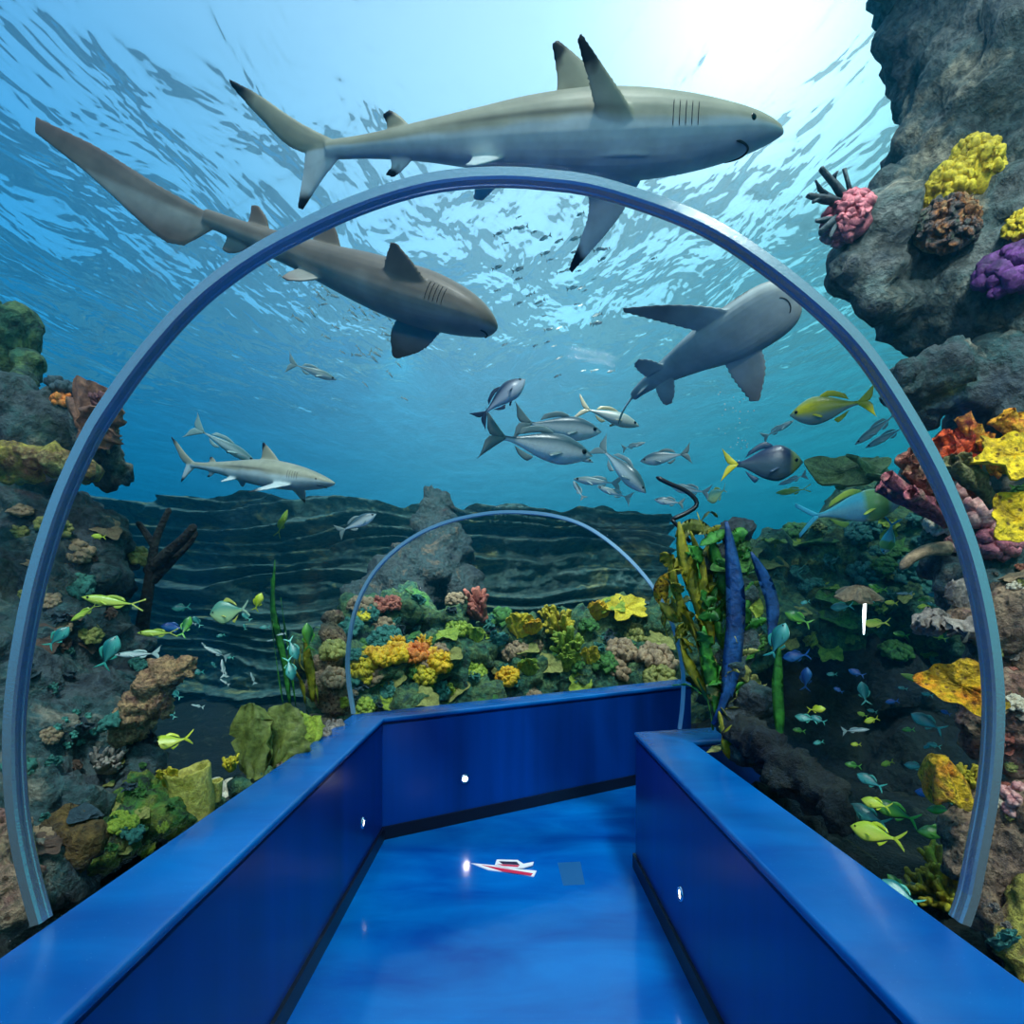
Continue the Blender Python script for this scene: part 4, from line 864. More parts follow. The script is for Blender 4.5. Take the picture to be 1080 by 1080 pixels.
sheets([((268, 822), (262, 740), 44, 2.75), ((278, 820), (258, 775), 52, 2.8)], 'paleleaf', 'tall olive green sheet coral, left one of the upright pair', at(268, 822, 2.75))
sheets([((290, 815), (302, 742), 48, 2.85), ((300, 805), (318, 775), 36, 2.85)], 'paleleaf', 'broad olive green sheet coral, right one of the upright pair', at(290, 815, 2.85))
sheets([((330, 792), (316, 750), 20, 3.1), ((328, 790), (334, 756), 20, 3.1)], 'lime', 'small bright green leaf coral right of the olive sheets', at(329, 792, 3.1))
CORAL('leaf', 332, 784, 24, 'cream', 'whitish frilly coral against the left ledge', up=.5, n=5, d=3.1)
CORAL('finger', 243, 812, 18, 'yellow', 'small yellow coral tuft before the olive sheets', up=.7, n=10, r=.14, d=2.6)
CORAL('lobed', 240, 838, 30, 'cream', 'flat cream coral lying by the ledge right of the barrel sponge', up=.8, n=14, kn=.3, flat=.4, d=2.35, asp=1.4)
CORAL('leaf', 178, 830, 34, 'mustard', 'mustard ruffled coral behind the barrel sponge', up=.6, n=6, d=2.3)
CORAL('lobed', 352, 690, 28, 'olive', 'olive knobbed coral on the brown spur, upper one', up=.5, n=50, kn=.15, d=4.3)
CORAL('lobed', 352, 718, 26, 'tan', 'tan knobbed coral on the brown spur, lower one', up=.5, n=50, kn=.15, d=4.2)
CORAL('leaf', 360, 745, 18, 'lime', 'pale lime leaf at the foot of the far ring', up=.6, n=3, d=4.1)
for px, py, s_ in ((352, 769, 22), (340, 776, 20), (300, 806, 22)):
    CORAL('lobed', px, py, s_, 'grey', 'grey pebbly crust along the left ledge', 'pebbly_crust', up=.8, n=30, kn=.13, flat=.5, d=3.2, group='grey crusts along the left ledge')
# reef bank beyond the tunnel
C_ = [('lobed', 382, 704, 30, 'mustard', 'yellow cauliflower coral on the reef bank, touching the far ring'), ('lobed', 398, 696, 28, 'gold', 'orange yellow cauliflower coral, second from the far ring'), ('lobed', 418, 694, 32, 'gold', 'golden cauliflower coral in the middle of the yellow row'),
 ('lobed', 440, 694, 30, 'orange', 'orange cauliflower coral in the yellow row'), ('lobed', 460, 700, 30, 'gold', 'golden cauliflower coral at the right end of the yellow row'), ('lobed', 448, 712, 26, 'mustard', 'pale yellow coral under the right end of the yellow row'), ('lobed', 384, 716, 22, 'mustard', 'pale yellow coral under the left end of the yellow row'),
 ('finger', 420, 690, 22, 'gold', 'golden finger tuft sticking up from the yellow row'), ('finger', 448, 686, 18, 'gold', 'small golden finger pair behind the yellow row'),
 ('lobed', 400, 640, 20, 'redbrown', 'red brown cone shaped coral high on the reef bank, left one'), ('lobed', 414, 638, 18, 'redbrown', 'red brown cone shaped coral high on the reef bank, right one'), ('lobed', 383, 652, 16, 'yellow', 'small yellow coral peeking out beside the far ring'),
 ('finger', 510, 652, 36, 'redbrown', 'dusky pink finger coral in the middle of the reef bank crest'), ('lobed', 482, 666, 24, 'lime', 'lime green coral left below the dusky pink fingers'), ('leaf', 504, 676, 24, 'lime', 'lime leafy coral right below the dusky pink fingers'), ('leaf', 524, 680, 22, 'teal', 'turquoise leaf coral below the yellow flower shaped one'),
 ('leaf', 548, 672, 32, 'yellow', 'yellow flower shaped coral on the crest of the bank'), ('leaf', 562, 668, 24, 'gold', 'golden leafy coral right against the yellow flower shaped one'), ('finger', 592, 672, 36, 'mustard', 'yellow branching coral on the crest between the flower and the bright plate'), ('finger', 604, 690, 34, 'lime', 'lime branching coral below the yellow branching one'),
 ('leaf', 600, 706, 30, 'lime', 'lime curly coral halfway down the bank'), ('finger', 578, 655, 22, 'mustard', 'small upright yellow coral behind the branching one'), ('leaf', 630, 652, 28, 'gold', 'golden leafy coral left of the bright yellow plate'), ('leaf', 560, 712, 26, 'lime', 'bright lime leaf low on the bank under the flower coral'),
 ('lobed', 536, 716, 24, 'gold', 'orange gold crust low on the bank'), ('lobed', 500, 712, 24, 'lime', 'lime crust between the golden row and the orange crust'), ('lobed', 462, 730, 24, 'teal', 'pale turquoise knob coral at the foot of the bank'), ('leaf', 474, 735, 22, 'lime', 'small lime leaf right of the turquoise knob'),
 ('lobed', 383, 748, 22, 'lime', 'yellow green coral in the corner below the far ring'), ('lobed', 655, 690, 30, 'tan', 'brown knobbly coral on the right of the bank, upper one'), ('lobed', 690, 700, 40, 'tan', 'large brown knobbly coral at the right end of the bank'), ('lobed', 672, 672, 26, 'olive', 'olive knobbly coral under the bright yellow plate'),
 ('leaf', 622, 700, 26, 'mustard', 'mustard curly coral right of the lime curly one'), ('lobed', 695, 718, 32, 'olive', 'flat olive coral lowest at the right end of the bank'), ('lobed', 545, 690, 26, 'tan', 'brown coral under the flower shaped one')]
for k_, px, py, s_, m_, lb in C_:
    CORAL(k_, px, py, s_, m_, lb, up=.55, d=5.6, **({'n': 70, 'kn': .13} if k_ == 'lobed' else {'n': 14, 'r': .1} if k_ == 'finger' else {'n': 8}))
PL(660, 642, 6.2, 34, (0, -.75, .7), 'yellow', 'bright yellow plate coral on the crest at the right of the bank', bowl=.1, asp=1.3, seed=8)
# ================================================================== SHARKS
def lens_fin(mb, lead, trail, th0, th1, e1, e2, e3, org, ns=14, c=None):
    """Fin lofted between its leading and trailing edges (2-D outline in e1,e2; thickness along e3)."""
    A = resample(np.array(lead, float), ns); B = resample(np.array(trail, float), ns); K = 10; rows = []
    for i in range(ns):
        f = i/(ns-1); th = th0*(1-f)+th1*f; a, b = A[i], B[i]; row = []
        for j in range(K):
            an = 2*math.pi*j/K; u = .5-.5*math.cos(an); s = math.sin(an); q = a*(1-u)+b*u
            row.append(org+e1*q[0]+e2*q[1]+e3*(s*th*(1-.35*u)+0))
        rows.append(row)
    P = np.array(rows); a, b = P.shape[:2]
    f = [[i*b+j, i*b+(j+1) % b, (i+1)*b+(j+1) % b, (i+1)*b+j] for i in range(a-1) for j in range(b)]
    f += [list(range(b))[::-1], [(a-1)*b+j for j in range(b)]]
    mb.add(P.reshape(-1, 3), f, c)
X_ = np.array((1., 0, 0)); Y_ = np.array((0, 1., 0)); Z_ = np.array((0, 0, 1.))
def pose(nose, tail, L, phi, flip=False):
    """Matrix columns for a swimmer: x from tail to nose, z dorsal; phi turns the belly towards the eye."""
    nose = np.array(nose); tail = np.array(tail); Fw = unit(nose-tail); mid = (nose+tail)/2; V = unit(mid-np.array((0, 0, EYE)))
    U = unit(np.cross(Fw, V))
    if U[2] < 0: U = -U
    if flip: U = -U
    W = np.cross(Fw, U)  # side
    s = -1 if np.dot(W, V) < 0 else 1
    ph = math.radians(phi)
    toV = unit(V-Fw*np.dot(V, Fw))
    Uz = U*math.cos(ph)+toV*math.sin(ph)   # dorsal tilts away from the eye: belly shows
    Yv = np.cross(Uz, Fw)
    return np.stack([Fw, Yv, Uz], 1), nose
def spline1(xs, ys, x): 
    return np.interp(x, xs, ys)
def smooth_interp(T, x):
    T = np.array(T, float); n = len(T); Q = catmull(T, 200); return [np.interp(x, Q[:, 0], Q[:, k]) for k in range(1, T.shape[1])]
def shark(name, label, nose, tail, phi, prof, fins, colour, bend=None, flip=False, eye=(.075, .012, .004), eyer=.007, gills=None, mouth=None, mat=None, voxel=.0042, zb=None, snout_flat=1.):
    """Coordinates are in body lengths, x = 0 at the nose, -1 at the tail fin root."""
    nose = np.array(nose, float); tail = np.array(tail, float); L = np.linalg.norm(nose-tail)
    R, org = pose(nose, tail, L, phi, flip); mb = MB(); V_ = unit((nose+tail)/2-np.array((0, 0, EYE)))
    ts = np.r_[np.linspace(0, .12, 12), np.linspace(.14, 1, 44)]
    w, hi, lo, zc = smooth_interp(prof, ts); K = 28; rows = []
    for t_, a, b, c, z in zip(ts, w, hi, lo, zc):
        row = []
        for j in range(K):
            an = 2*math.pi*j/K; cs, sn = math.cos(an), math.sin(an); e = .86
            y = a*abs(cs)**e*np.sign(cs); zz = (b if sn > 0 else c)*abs(sn)**e*(1 if sn > 0 else -1)
            row.append((-t_, y, z+zz))
        rows.append(row)
    P = np.array(rows); mb.grid(P, wrap=True); n0 = 0; mb.f += [list(range(K)), [(len(ts)-1)*K+j for j in range(K)][::-1]]
    for f in fins:
        k = f['k']; o = np.array(f['o'], float)
        dirs = f.get('dir')
        if k == 'v': lens_fin(mb, f['a'], f['b'], f.get('t', .008), .0035, X_, Z_, Y_, o)
        elif k == 'p':
            for s in f.get('s', (1, -1)):
                an = math.radians(f['ang'][0 if s > 0 else -1]); e2 = np.array((0, s*math.cos(an), math.sin(an))); e3 = np.cross(X_, e2)
                lens_fin(mb, f['a'], f['b'], f.get('t', .008), .0035, X_, e2, e3, o*np.array((1, s, 1)))
    me = remesh(mb, voxel, name, 3); v = vget(me)
    x, y, z = v.T
    C = colour(x, y, z, v, np.interp(-x, ts, zc), np.interp(-x, ts, w), np.interp(-x, ts, hi), np.interp(-x, ts, lo))
    setcol(me, C)
    def deform(q):
        q = np.array(q, float).copy()
        if bend is not None: q[:, 1] += np.interp(-q[:, 0], *zip(*bend)) if len(bend) < 3 else smooth_interp([(a, b) for a, b in bend], np.clip(-q[:, 0], bend[0][0], bend[-1][0]))[0]
        if zb is not None: q[:, 2] += smooth_interp([(a, b) for a, b in zb], np.clip(-q[:, 0], zb[0][0], zb[-1][0]))[0]
        return (q*L) @ R.T
    vset(me, deform(v))
    o = link(name, me, mat, None, True); o.location = Vector(org); tag(o, label, 'shark')
    def child(nm, mb2, m):
        me2 = mb2.mesh(nm); vset(me2, deform(vget(me2))); ob = link(nm, me2, m, o, True); return ob
    for s in (1, -1):
        xw = np.interp(eye[0], ts, w); mb2 = MB(); mb2.ball((-eye[0], s*(xw*eye[1]), eye[2]), (eyer, eyer*.55, eyer), 3); child('eye', mb2, m_eye)
    if gills:
        for s in (1, -1):
            for i in range(5):
                gx = gills[0]+i*gills[1]; ww, hh, ll, zz = [np.interp(gx, ts, q) for q in (w, hi, lo, zc)]
                pts = []
                for an in np.linspace(-.2, .4, 9):
                    cs, sn = math.cos(an), math.sin(an); pts.append((-gx-.006*math.cos(an*2), s*(ww*abs(cs)**.86+.0006), zz+(hh if sn > 0 else ll)*abs(sn)**.86*np.sign(sn)))
                mb2 = MB(); mb2.tube(pts, [.0003]+[.0009]*7+[.0003], 6); child('gill_slit', mb2, m_slit)
    if mouth:
        pts = []
        for an in np.linspace(-1.25, 1.25, 21):
            xx = mouth[0]+mouth[1]*(1-math.cos(an)); yy = math.sin(an)*mouth[2]; ww, ll, zz = [np.interp(xx, ts, q) for q in (w, lo, zc)]
            cs = min(.999, abs(yy)/ww)**(1/.86); pts.append((-xx, yy, zz-ll*math.sqrt(max(0, 1-cs*cs))**.86-.0008))
        mb2 = MB(); mb2.tube(pts, [.0008]+[.0024]*19+[.0008], 6); child('mouth', mb2, m_slit)
    return o
m_eye = plain('fish_eye', (8, 10, 14), .12); m_slit = plain('dark_slit', (26, 32, 40), .6)
m_skin = skin_mat('shark_skin', .42, 9., .5, .35)
def mixc(a, b, f): f = np.clip(f, 0, 1)[:, None]; return np.array(lin(a))*(1-f)+np.array(lin(b))*f
REEF = [(0, .006, .005, .004, .000), (.012, .022, .011, .010, .0), (.04, .042, .022, .022, .001), (.08, .056, .036, .036, .002), (.14, .067, .052, .052, .003), (.22, .077, .068, .066, .004), (.32, .084, .080, .074, .004), (.42, .083, .083, .074, .003),
        (.54, .07, .074, .064, .002), (.66, .05, .056, .048, .002), (.78, .032, .038, .032, .004), (.9, .02, .023, .021, .006), (1.0, .014, .018, .017, .008), (1.03, .008, .012, .01, .009)]
REEF_FINS = [dict(k='v', o=(-.37, 0, .072), a=[(.02, 0), (-.05, .065), (-.115, .112)], b=[(-.14, -.005), (-.118, .03), (-.128, .104)], t=.012),
    dict(k='v', o=(-.80, 0, .034), a=[(0, 0), (-.028, .026), (-.05, .038)], b=[(-.06, -.004), (-.06, .012), (-.068, .03)], t=.006),
    dict(k='v', o=(-.80, 0, -.022), a=[(0, 0), (-.03, -.024), (-.052, -.036)], b=[(-.055, .004), (-.055, -.012), (-.07, -.028)], t=.006),
    dict(k='p', o=(-.235, .055, -.040), a=[(.02, 0), (-.035, .105), (-.105, .215)], b=[(-.10, 0), (-.105, .08), (-.120, .212)], ang=(-22, -22), t=.011),
    dict(k='p', o=(-.60, .03, -.04), a=[(.01, 0), (-.03, .045), (-.06, .07)], b=[(-.075, 0), (-.075, .03), (-.085, .062)], ang=(-35, -35), t=.007),
    dict(k='v', o=(-1.0, 0, .008), a=[(.04, .008), (-.06, .062), (-.15, .125), (-.22, .165)], b=[(.0, -.01), (-.08, .01), (-.15, .075), (-.216, .148)], t=.010),
    dict(k='v', o=(-1.0, 0, .008), a=[(.04, -.008), (-.02, -.06), (-.07, -.112)], b=[(-.05, .02), (-.06, -.03), (-.085, -.106)], t=.009)]
def reef_colour(x, y, z, v, zc, w, hi, lo):
    r = np.where(z > zc, (z-zc)/(hi+1e-6), (z-zc)/(lo+1e-6))
    wob = .10*fbm(np.stack([x*9, z*12, x*0], -1), 2, 3)
    base = mixc((214, 222, 220), (190, 182, 156), (r+wob+.12)/.22)
    base = base*(1-np.clip((r-.5)/.3, 0, 1)[:, None]*.2)
    bandm = np.exp(-((r-.22-(-x-.5)*.5)/.09)**2)*np.clip((-x-.3)*6, 0, 1)*np.clip((.8+x)*6, 0, 1)
    base = base*(1-.55*bandm[:, None])
    def dark(p, rad, f=.35, axis=None):
        nonlocal base
        d = np.linalg.norm(v-np.array(p), axis=1)+.012*noise(v*60, 4); m = np.clip((rad-d)/(rad*f), 0, 1)[:, None]; base = base*(1-m)+np.array(lin((16, 20, 28)))*m
    dark((-.495, 0, .19), .055); dark((-1.228, 0, .17), .085, .5); dark((-1.08, 0, -.112), .06, .5); dark((-.86, 0, .072), .032); dark((-.86, 0, -.058), .03)
    for s in (1, -1):
        a = math.radians(-22); dark((-.345, s*(.055+.215*math.cos(a)), -.04+.215*math.sin(a)), .078, .4)
    for s, a in ((1, -62), (-1, 66)):
        a = math.radians(a); dark((-.455, s*(.055+.19*math.cos(a)), -.055+.19*math.sin(a)), .07, .4)
    return base
PEC1 = dict(a=[(.0, 0), (-.05, .08), (-.155, .19)], b=[(-.13, 0), (-.125, .07), (-.165, .18)], o=(-.29, .055, -.055))
S1 = shark('reef_shark', 'large blacktip reef shark swimming right above the tunnel crown', at(826, 140, 1.95), at(345, 163, 2.02), 24, REEF,
      [dict(f, **({'ang': (-62, 66), **PEC1} if (f['k'] == 'p' and f['o'][0] > -.3) else {})) for f in REEF_FINS], None or reef_colour, bend=[(-.01, 0), (.3, .0), (.7, -.02), (1.0, .0), (1.3, .05)], gills=(.195, .013), mouth=(.075, .055, .05), eye=(.085, .93, .006), eyer=.0085, mat=m_skin, voxel=.0034)
S4 = shark('reef_shark', 'pale blacktip shark swimming right beyond the left wall of the tunnel', at(353, 510, 3.9), at(196, 490, 4.2), 6, REEF,
      [dict(f, **({'ang': (-20, -25)} if (f['k'] == 'p' and f['o'][0] > -.3) else {})) for f in REEF_FINS], reef_colour, bend=[(0, 0), (.5, 0), (.9, .03), (1.3, .1)], gills=(.185, .014), mouth=(.05, .05, .042), eye=(.085, .93, .006), mat=m_skin, voxel=.006)
NURSE = [(0, .010, .008, .006, .0), (.01, .028, .018, .014, .0), (.03, .05, .032, .026, .0), (.07, .068, .048, .038, .002), (.13, .078, .062, .05, .003), (.22, .082, .072, .062, .004), (.32, .08, .072, .066, .003), (.44, .072, .066, .06, .003),
         (.56, .058, .054, .048, .003), (.68, .044, .044, .036, .004), (.8, .032, .034, .028, .004), (.92, .022, .026, .022, .006), (1.0, .016, .022, .02, .008), (1.03, .01, .016, .012, .01)]
WIDE = [(a, b*1.12, c*1.15, d*1.15, e) for a, b, c, d, e in NURSE]
def nurse_colour(x, y, z, v, zc, w, hi, lo):
    r = np.where(z > zc, (z-zc)/(hi+1e-6), (z-zc)/(lo+1e-6)); b = mixc((170, 165, 156), (132, 118, 106), (r+.62+.2*noise(v*14, 3))/.7)
    e = np.clip((np.abs(z-zc)-hi*1.05)/.06, 0, 1)+np.clip((np.abs(y)-w*1.1)/.12, 0, 1); return b*(1-.8*np.clip(e, 0, 1)[:, None])+np.array(lin((122, 92, 80)))*.8*np.clip(e, 0, 1)[:, None]
def grey_colour(x, y, z, v, zc, w, hi, lo):
    r = np.where(z > zc, (z-zc)/(hi+1e-6), (z-zc)/(lo+1e-6)); b = mixc((176, 186, 184), (112, 112, 106), (r+.25+.25*noise(v*11, 3))/.5)
    e = np.clip((np.abs(z-zc)-hi*1.05)/.06, 0, 1)+np.clip((np.abs(y)-w*1.3)/.14, 0, 1); return b*(1-.5*np.clip(e, 0, 1)[:, None])+np.array(lin((88, 66, 60)))*.5*np.clip(e, 0, 1)[:, None]
NF = [dict(k='v', o=(-.56, 0, .048), a=[(.02, 0), (-.02, .06), (-.06, .095)], b=[(-.10, -.005), (-.085, .03), (-.085, .088)], t=.010),
    dict(k='v', o=(-.79, 0, .028), a=[(.015, 0), (-.015, .045), (-.05, .07)], b=[(-.08, -.004), (-.07, .02), (-.075, .065)], t=.008),
    dict(k='v', o=(-.84, 0, -.018), a=[(.015, 0), (-.02, -.035), (-.055, -.05)], b=[(-.075, .004), (-.075, -.02), (-.08, -.045)], t=.008),
    dict(k='p', o=(-.20, .05, -.035), a=[(.03, 0), (-.03, .09), (-.12, .150)], b=[(-.13, 0), (-.16, .07), (-.145, .145)], ang=(-60, 55), t=.011),
    dict(k='p', o=(-.555, .03, -.036), a=[(.01, 0), (-.03, .055), (-.07, .085)], b=[(-.09, 0), (-.1, .04), (-.10, .078)], ang=(10, -45), t=.008),
    dict(k='v', o=(-1.0, 0, .008), a=[(.06, .012), (-.2, .04), (-.46, .075), (-.73, .10)], b=[(.04, -.018), (-.09, -.115), (-.38, -.045), (-.72, .05)], t=.012)]
S2 = shark('nurse_shark', 'brown long tailed shark gliding down to the right behind the upper left of the ring', at(524, 346, 2.6), at(216, 233, 2.75), 14, WIDE,
      [dict(f, **({'ang': (-60, 60)} if (f['k'] == 'p' and f['o'][0] > -.3) else {})) for f in NF], nurse_colour, bend=[(-.01, 0), (.5, .02), (1., .0), (1.5, .05)], zb=[(0, 0), (.5, .0), (.9, -.0), (1.2, .01), (1.5, .03)], gills=(.15, .013), mouth=(.022, .02, .035), eye=(.07, .9, .018), eyer=.005, mat=m_skin, voxel=.0038)
RF = [dict(k='v', o=(-.56, 0, .048), a=[(.02, 0), (-.02, .06), (-.06, .095)], b=[(-.10, -.005), (-.085, .03), (-.085, .088)], t=.010),
    dict(k='v', o=(-.80, 0, .028), a=[(.015, 0), (-.015, .045), (-.05, .07)], b=[(-.08, -.004), (-.07, .02), (-.075, .065)], t=.008),
    dict(k='v', o=(-.86, 0, -.018), a=[(.015, 0), (-.02, -.035), (-.055, -.05)], b=[(-.075, .004), (-.075, -.02), (-.08, -.045)], t=.008),
    dict(k='p', o=(-.27, .07, -.03), a=[(.04, 0), (.01, .14), (-.10, .29)], b=[(-.16, 0), (-.17, .12), (-.15, .275)], ang=(-8, -8), t=.013, s=(1,)),
    dict(k='p', o=(-.25, .07, -.03), a=[(.04, 0), (-.13, .17), (-.42, .36)], b=[(-.17, 0), (-.28, .13), (-.435, .335)], ang=(-8, -8), t=.013, s=(-1,)),
    dict(k='p', o=(-.72, .04, -.03), a=[(.02, 0), (-.02, .075), (-.07, .12)], b=[(-.12, 0), (-.13, .06), (-.125, .11)], ang=(-10, -10), t=.009),
    dict(k='v', o=(-1.0, 0, .008), a=[(.06, .012), (-.08, .03), (-.2, .055), (-.27, .075)], b=[(.04, -.018), (-.1, -.05), (-.19, -.01), (-.26, .05)], t=.010)]
FAT = [(a, b*1.7, c*1.3, d*1.3, e) for a, b, c, d, e in NURSE]
S3 = shark('grey_shark', 'grey shark seen from below with both side fins spread, right of the tunnel crown', at(842, 310, 2.55), at(668, 418, 3.35), 74, FAT, RF, grey_colour, bend=[(-.01, 0), (.3, 0), (.6, -.02), (1.0, -.0), (1.3, .14)], gills=(.17, .014), mouth=(.035, .03, .045), eye=(.07, .95, .016), eyer=.005, mat=m_skin, voxel=.0042)
# ================================================================== FISH
m_fish = skin_mat('fish_skin', .3, 40., .25, .6)
def fish_mesh(deep, wide, back, belly, finc, tailc, bend=0., stripe=None, fork=.5, tail=1., spot=None, dors=1.):
    """Unit-length fish: nose at x=.5, tail fin tip at -.5."""
    mb = MB(); ts = np.linspace(0, 1, 15); K = 12
    prof = [(0, .02), (.06, .30), (.15, .62), (.3, .95), (.42, 1.), (.6, .80), (.8, .38), (.93, .17), (1., .15)]
    h = smooth_interp(prof, ts)[0]*deep/2; w = smooth_interp([(0, .02), (.08, .5), (.25, 1.), (.45, .95), (.7, .5), (1., .08)], ts)[0]*wide/2
    P = np.zeros((15, K, 3)); C = np.zeros((15, K, 3))
    bk, be = np.array(lin(back)), np.array(lin(belly))
    for i, t_ in enumerate(ts):
        for j in range(K):
            an = 2*math.pi*j/K; P[i, j] = (.5-t_*.8, w[i]*math.cos(an), h[i]*math.sin(an)); f = min(1, max(0, math.sin(an)*1.3+.35)); C[i, j] = be*(1-f)+bk*f
            if stripe and abs(math.sin(an)-.25) < .3 and t_ > .12: C[i, j] = lin(stripe)
            if spot and spot[0] < t_ < spot[1]: C[i, j] = lin(spot[2])
    a, b = P.shape[:2]; f = [[i*b+j, i*b+(j+1) % b, (i+1)*b+(j+1) % b, (i+1)*b+j] for i in range(a-1) for j in range(b)]+[list(range(b))[::-1], [(a-1)*b+j for j in range(b)]]
    mb.add(P.reshape(-1, 3), f, C.reshape(-1, 3)); D = deep/2; fc, tc = lin(finc), lin(tailc)
    def fin(lead, trail, o, e2, e3, c, th=.010, ns=6): lens_fin(mb, lead, trail, th, .003, X_, e2, e3, np.array(o, float), ns, c)
    th_ = .5*tail
    fin([(.04, .0), (-.07, .10*tail), (-.19, .22*tail)], [(.0, -.02), (-.10*fork-.03, .02), (-.16-.05*(1-fork), .17*tail)], (-.31, 0, 0), Z_, Y_, tc)
    fin([(.04, .0), (-.07, -.10*tail), (-.19, -.22*tail)], [(.0, .02), (-.10*fork-.03, -.02), (-.16-.05*(1-fork), -.17*tail)], (-.31, 0, 0), Z_, Y_, tc)
    fin([(.16, D*.80), (.08, D*1.18), (-.02, D*1.0+.035*dors), (-.16, D*.5+.05*dors)], [(.14, D*.75), (.04, D*.85), (-.06, D*.7), (-.2, D*.35)], (0, 0, 0), Z_, Y_, fc)
    fin([(-.02, -D*.85), (-.07, -D*.95-.03), (-.15, -D*.5-.05)], [(-.05, -D*.75), (-.1, -D*.65), (-.2, -D*.35)], (0, 0, 0), Z_, Y_, fc)
    for s in (1, -1):
        e2 = unit((-.3, s*.75, -.5)); fin([(.03, 0), (-.02, .07), (-.06, .12)], [(-.03, 0), (-.07, .05), (-.09, .10)], (.2, s*wide*.42, -D*.25), e2, unit(np.cross(X_, e2)), fc, .006, 5)
    me = mb.mesh('fish'); v = vget(me)
    if bend: v[:, 1] += bend*(.3-v[:, 0])**2*np.sign(.3-v[:, 0])*.9
    vset(me, v); me.shade_smooth(); me.materials.append(m_fish); return me, deep, wide
_em = {}
def fish_obj(name, fm, label, px, py, d, lpx, ang, phi=5, yaw=0., group=None, eye=True, cat='fish', up=None):
    """Place a fish by where its middle stands, its heading seen from the walkway, and its length."""
    me, deep, wide = fm; p = at(px, py, d); V = unit(p-np.array((0, 0, EYE))); Rr = unit(np.cross(V, Z_)); Up = np.cross(Rr, V)
    a = math.radians(ang); Fw = Rr*math.cos(a)+Up*math.sin(a); y = math.radians(yaw); Fw = unit(Fw*math.cos(y)+V*math.sin(y))
    side = unit(np.cross(Fw, V)); U = side if np.dot(side, Up if abs(math.cos(a)) > .05 else Rr) > 0 else -side
    if up is not None: U = unit(np.array(up)-Fw*np.dot(up, Fw))
    ph = math.radians(phi); tv = unit(V-Fw*np.dot(V, Fw)); Uz = unit(U*math.cos(ph)+tv*math.sin(ph)); Yv = np.cross(Uz, Fw)
    L = R_(lpx, np.linalg.norm(p-np.array((0, 0, EYE))))
    o = bpy.data.objects.new(name, me); COL.objects.link(o)
    o.matrix_world = Matrix(((*[Fw[0]*L, Yv[0]*L, Uz[0]*L], p[0]), (*[Fw[1]*L, Yv[1]*L, Uz[1]*L], p[1]), (*[Fw[2]*L, Yv[2]*L, Uz[2]*L], p[2]), (0, 0, 0, 1)))
    tag(o, label, cat, group)
    if eye:
        for s in (1, -1):
            if 'e' not in _em:
                mb = MB(); mb.ball((0, 0, 0), (.022, .008, .022), 2); e = mb.mesh('eye'); e.shade_smooth(); e.materials.append(m_eye); _em['e'] = e
            eo = bpy.data.objects.new('eye', _em['e']); COL.objects.link(eo); eo.parent = o; eo.location = (.41, s*wide*.33, deep*.06)
    return o
silver = fish_mesh(.26, .13, (60, 92, 104), (232, 238, 236), (120, 140, 140), (110, 130, 130), fork=1.)
silverb = fish_mesh(.24, .13, (70, 104, 112), (228, 236, 232), (130, 150, 150), (120, 140, 140), .9, fork=1.)
slim = fish_mesh(.17, .1, (110, 140, 140), (235, 240, 236), (170, 190, 185), (160, 180, 175), .3, fork=1.)
surgeon = fish_mesh(.46, .16, (32, 52, 84), (70, 96, 110), (40, 70, 100), (225, 210, 40), 0, fork=.8, spot=(.0, .2, (150, 160, 90)))
snap = fish_mesh(.36, .15, (150, 170, 80), (190, 200, 180), (220, 215, 40), (240, 225, 30), 0, stripe=(226, 214, 40), fork=1.)
parrot = fish_mesh(.36, .2, (110, 225, 230), (190, 240, 230), (190, 210, 80), (90, 210, 230), .9, fork=.3, spot=(.2, .45, (150, 200, 110)))
damsel_y = fish_mesh(.42, .14, (190, 210, 40), (230, 230, 80), (210, 220, 40), (220, 225, 60), .5)
damsel_t = fish_mesh(.42, .14, (30, 110, 110), (80, 170, 160), (60, 160, 140), (80, 190, 170), .4)
damsel_g = fish_mesh(.38, .14, (40, 110, 50), (110, 180, 70), (90, 170, 60), (110, 190, 70), -.5)
damsel_b = fish_mesh(.42, .14, (20, 70, 150), (50, 120, 190), (30, 90, 160), (40, 110, 190), .3)
butter = fish_mesh(.62, .14, (90, 150, 130), (180, 210, 150), (190, 190, 90), (170, 200, 170), .5)
wrasse = fish_mesh(.2, .1, (150, 180, 50), (210, 215, 90), (160, 180, 60), (190, 200, 90), .8, fork=.2, tail=.6)
pale = fish_mesh(.22, .14, (170, 180, 170), (205, 205, 195), (180, 170, 130), (190, 180, 150), .2, fork=.6)
bigdark = fish_mesh(.34, .2, (24, 40, 66), (196, 200, 214), (30, 44, 70), (34, 44, 66), .3, fork=.9)
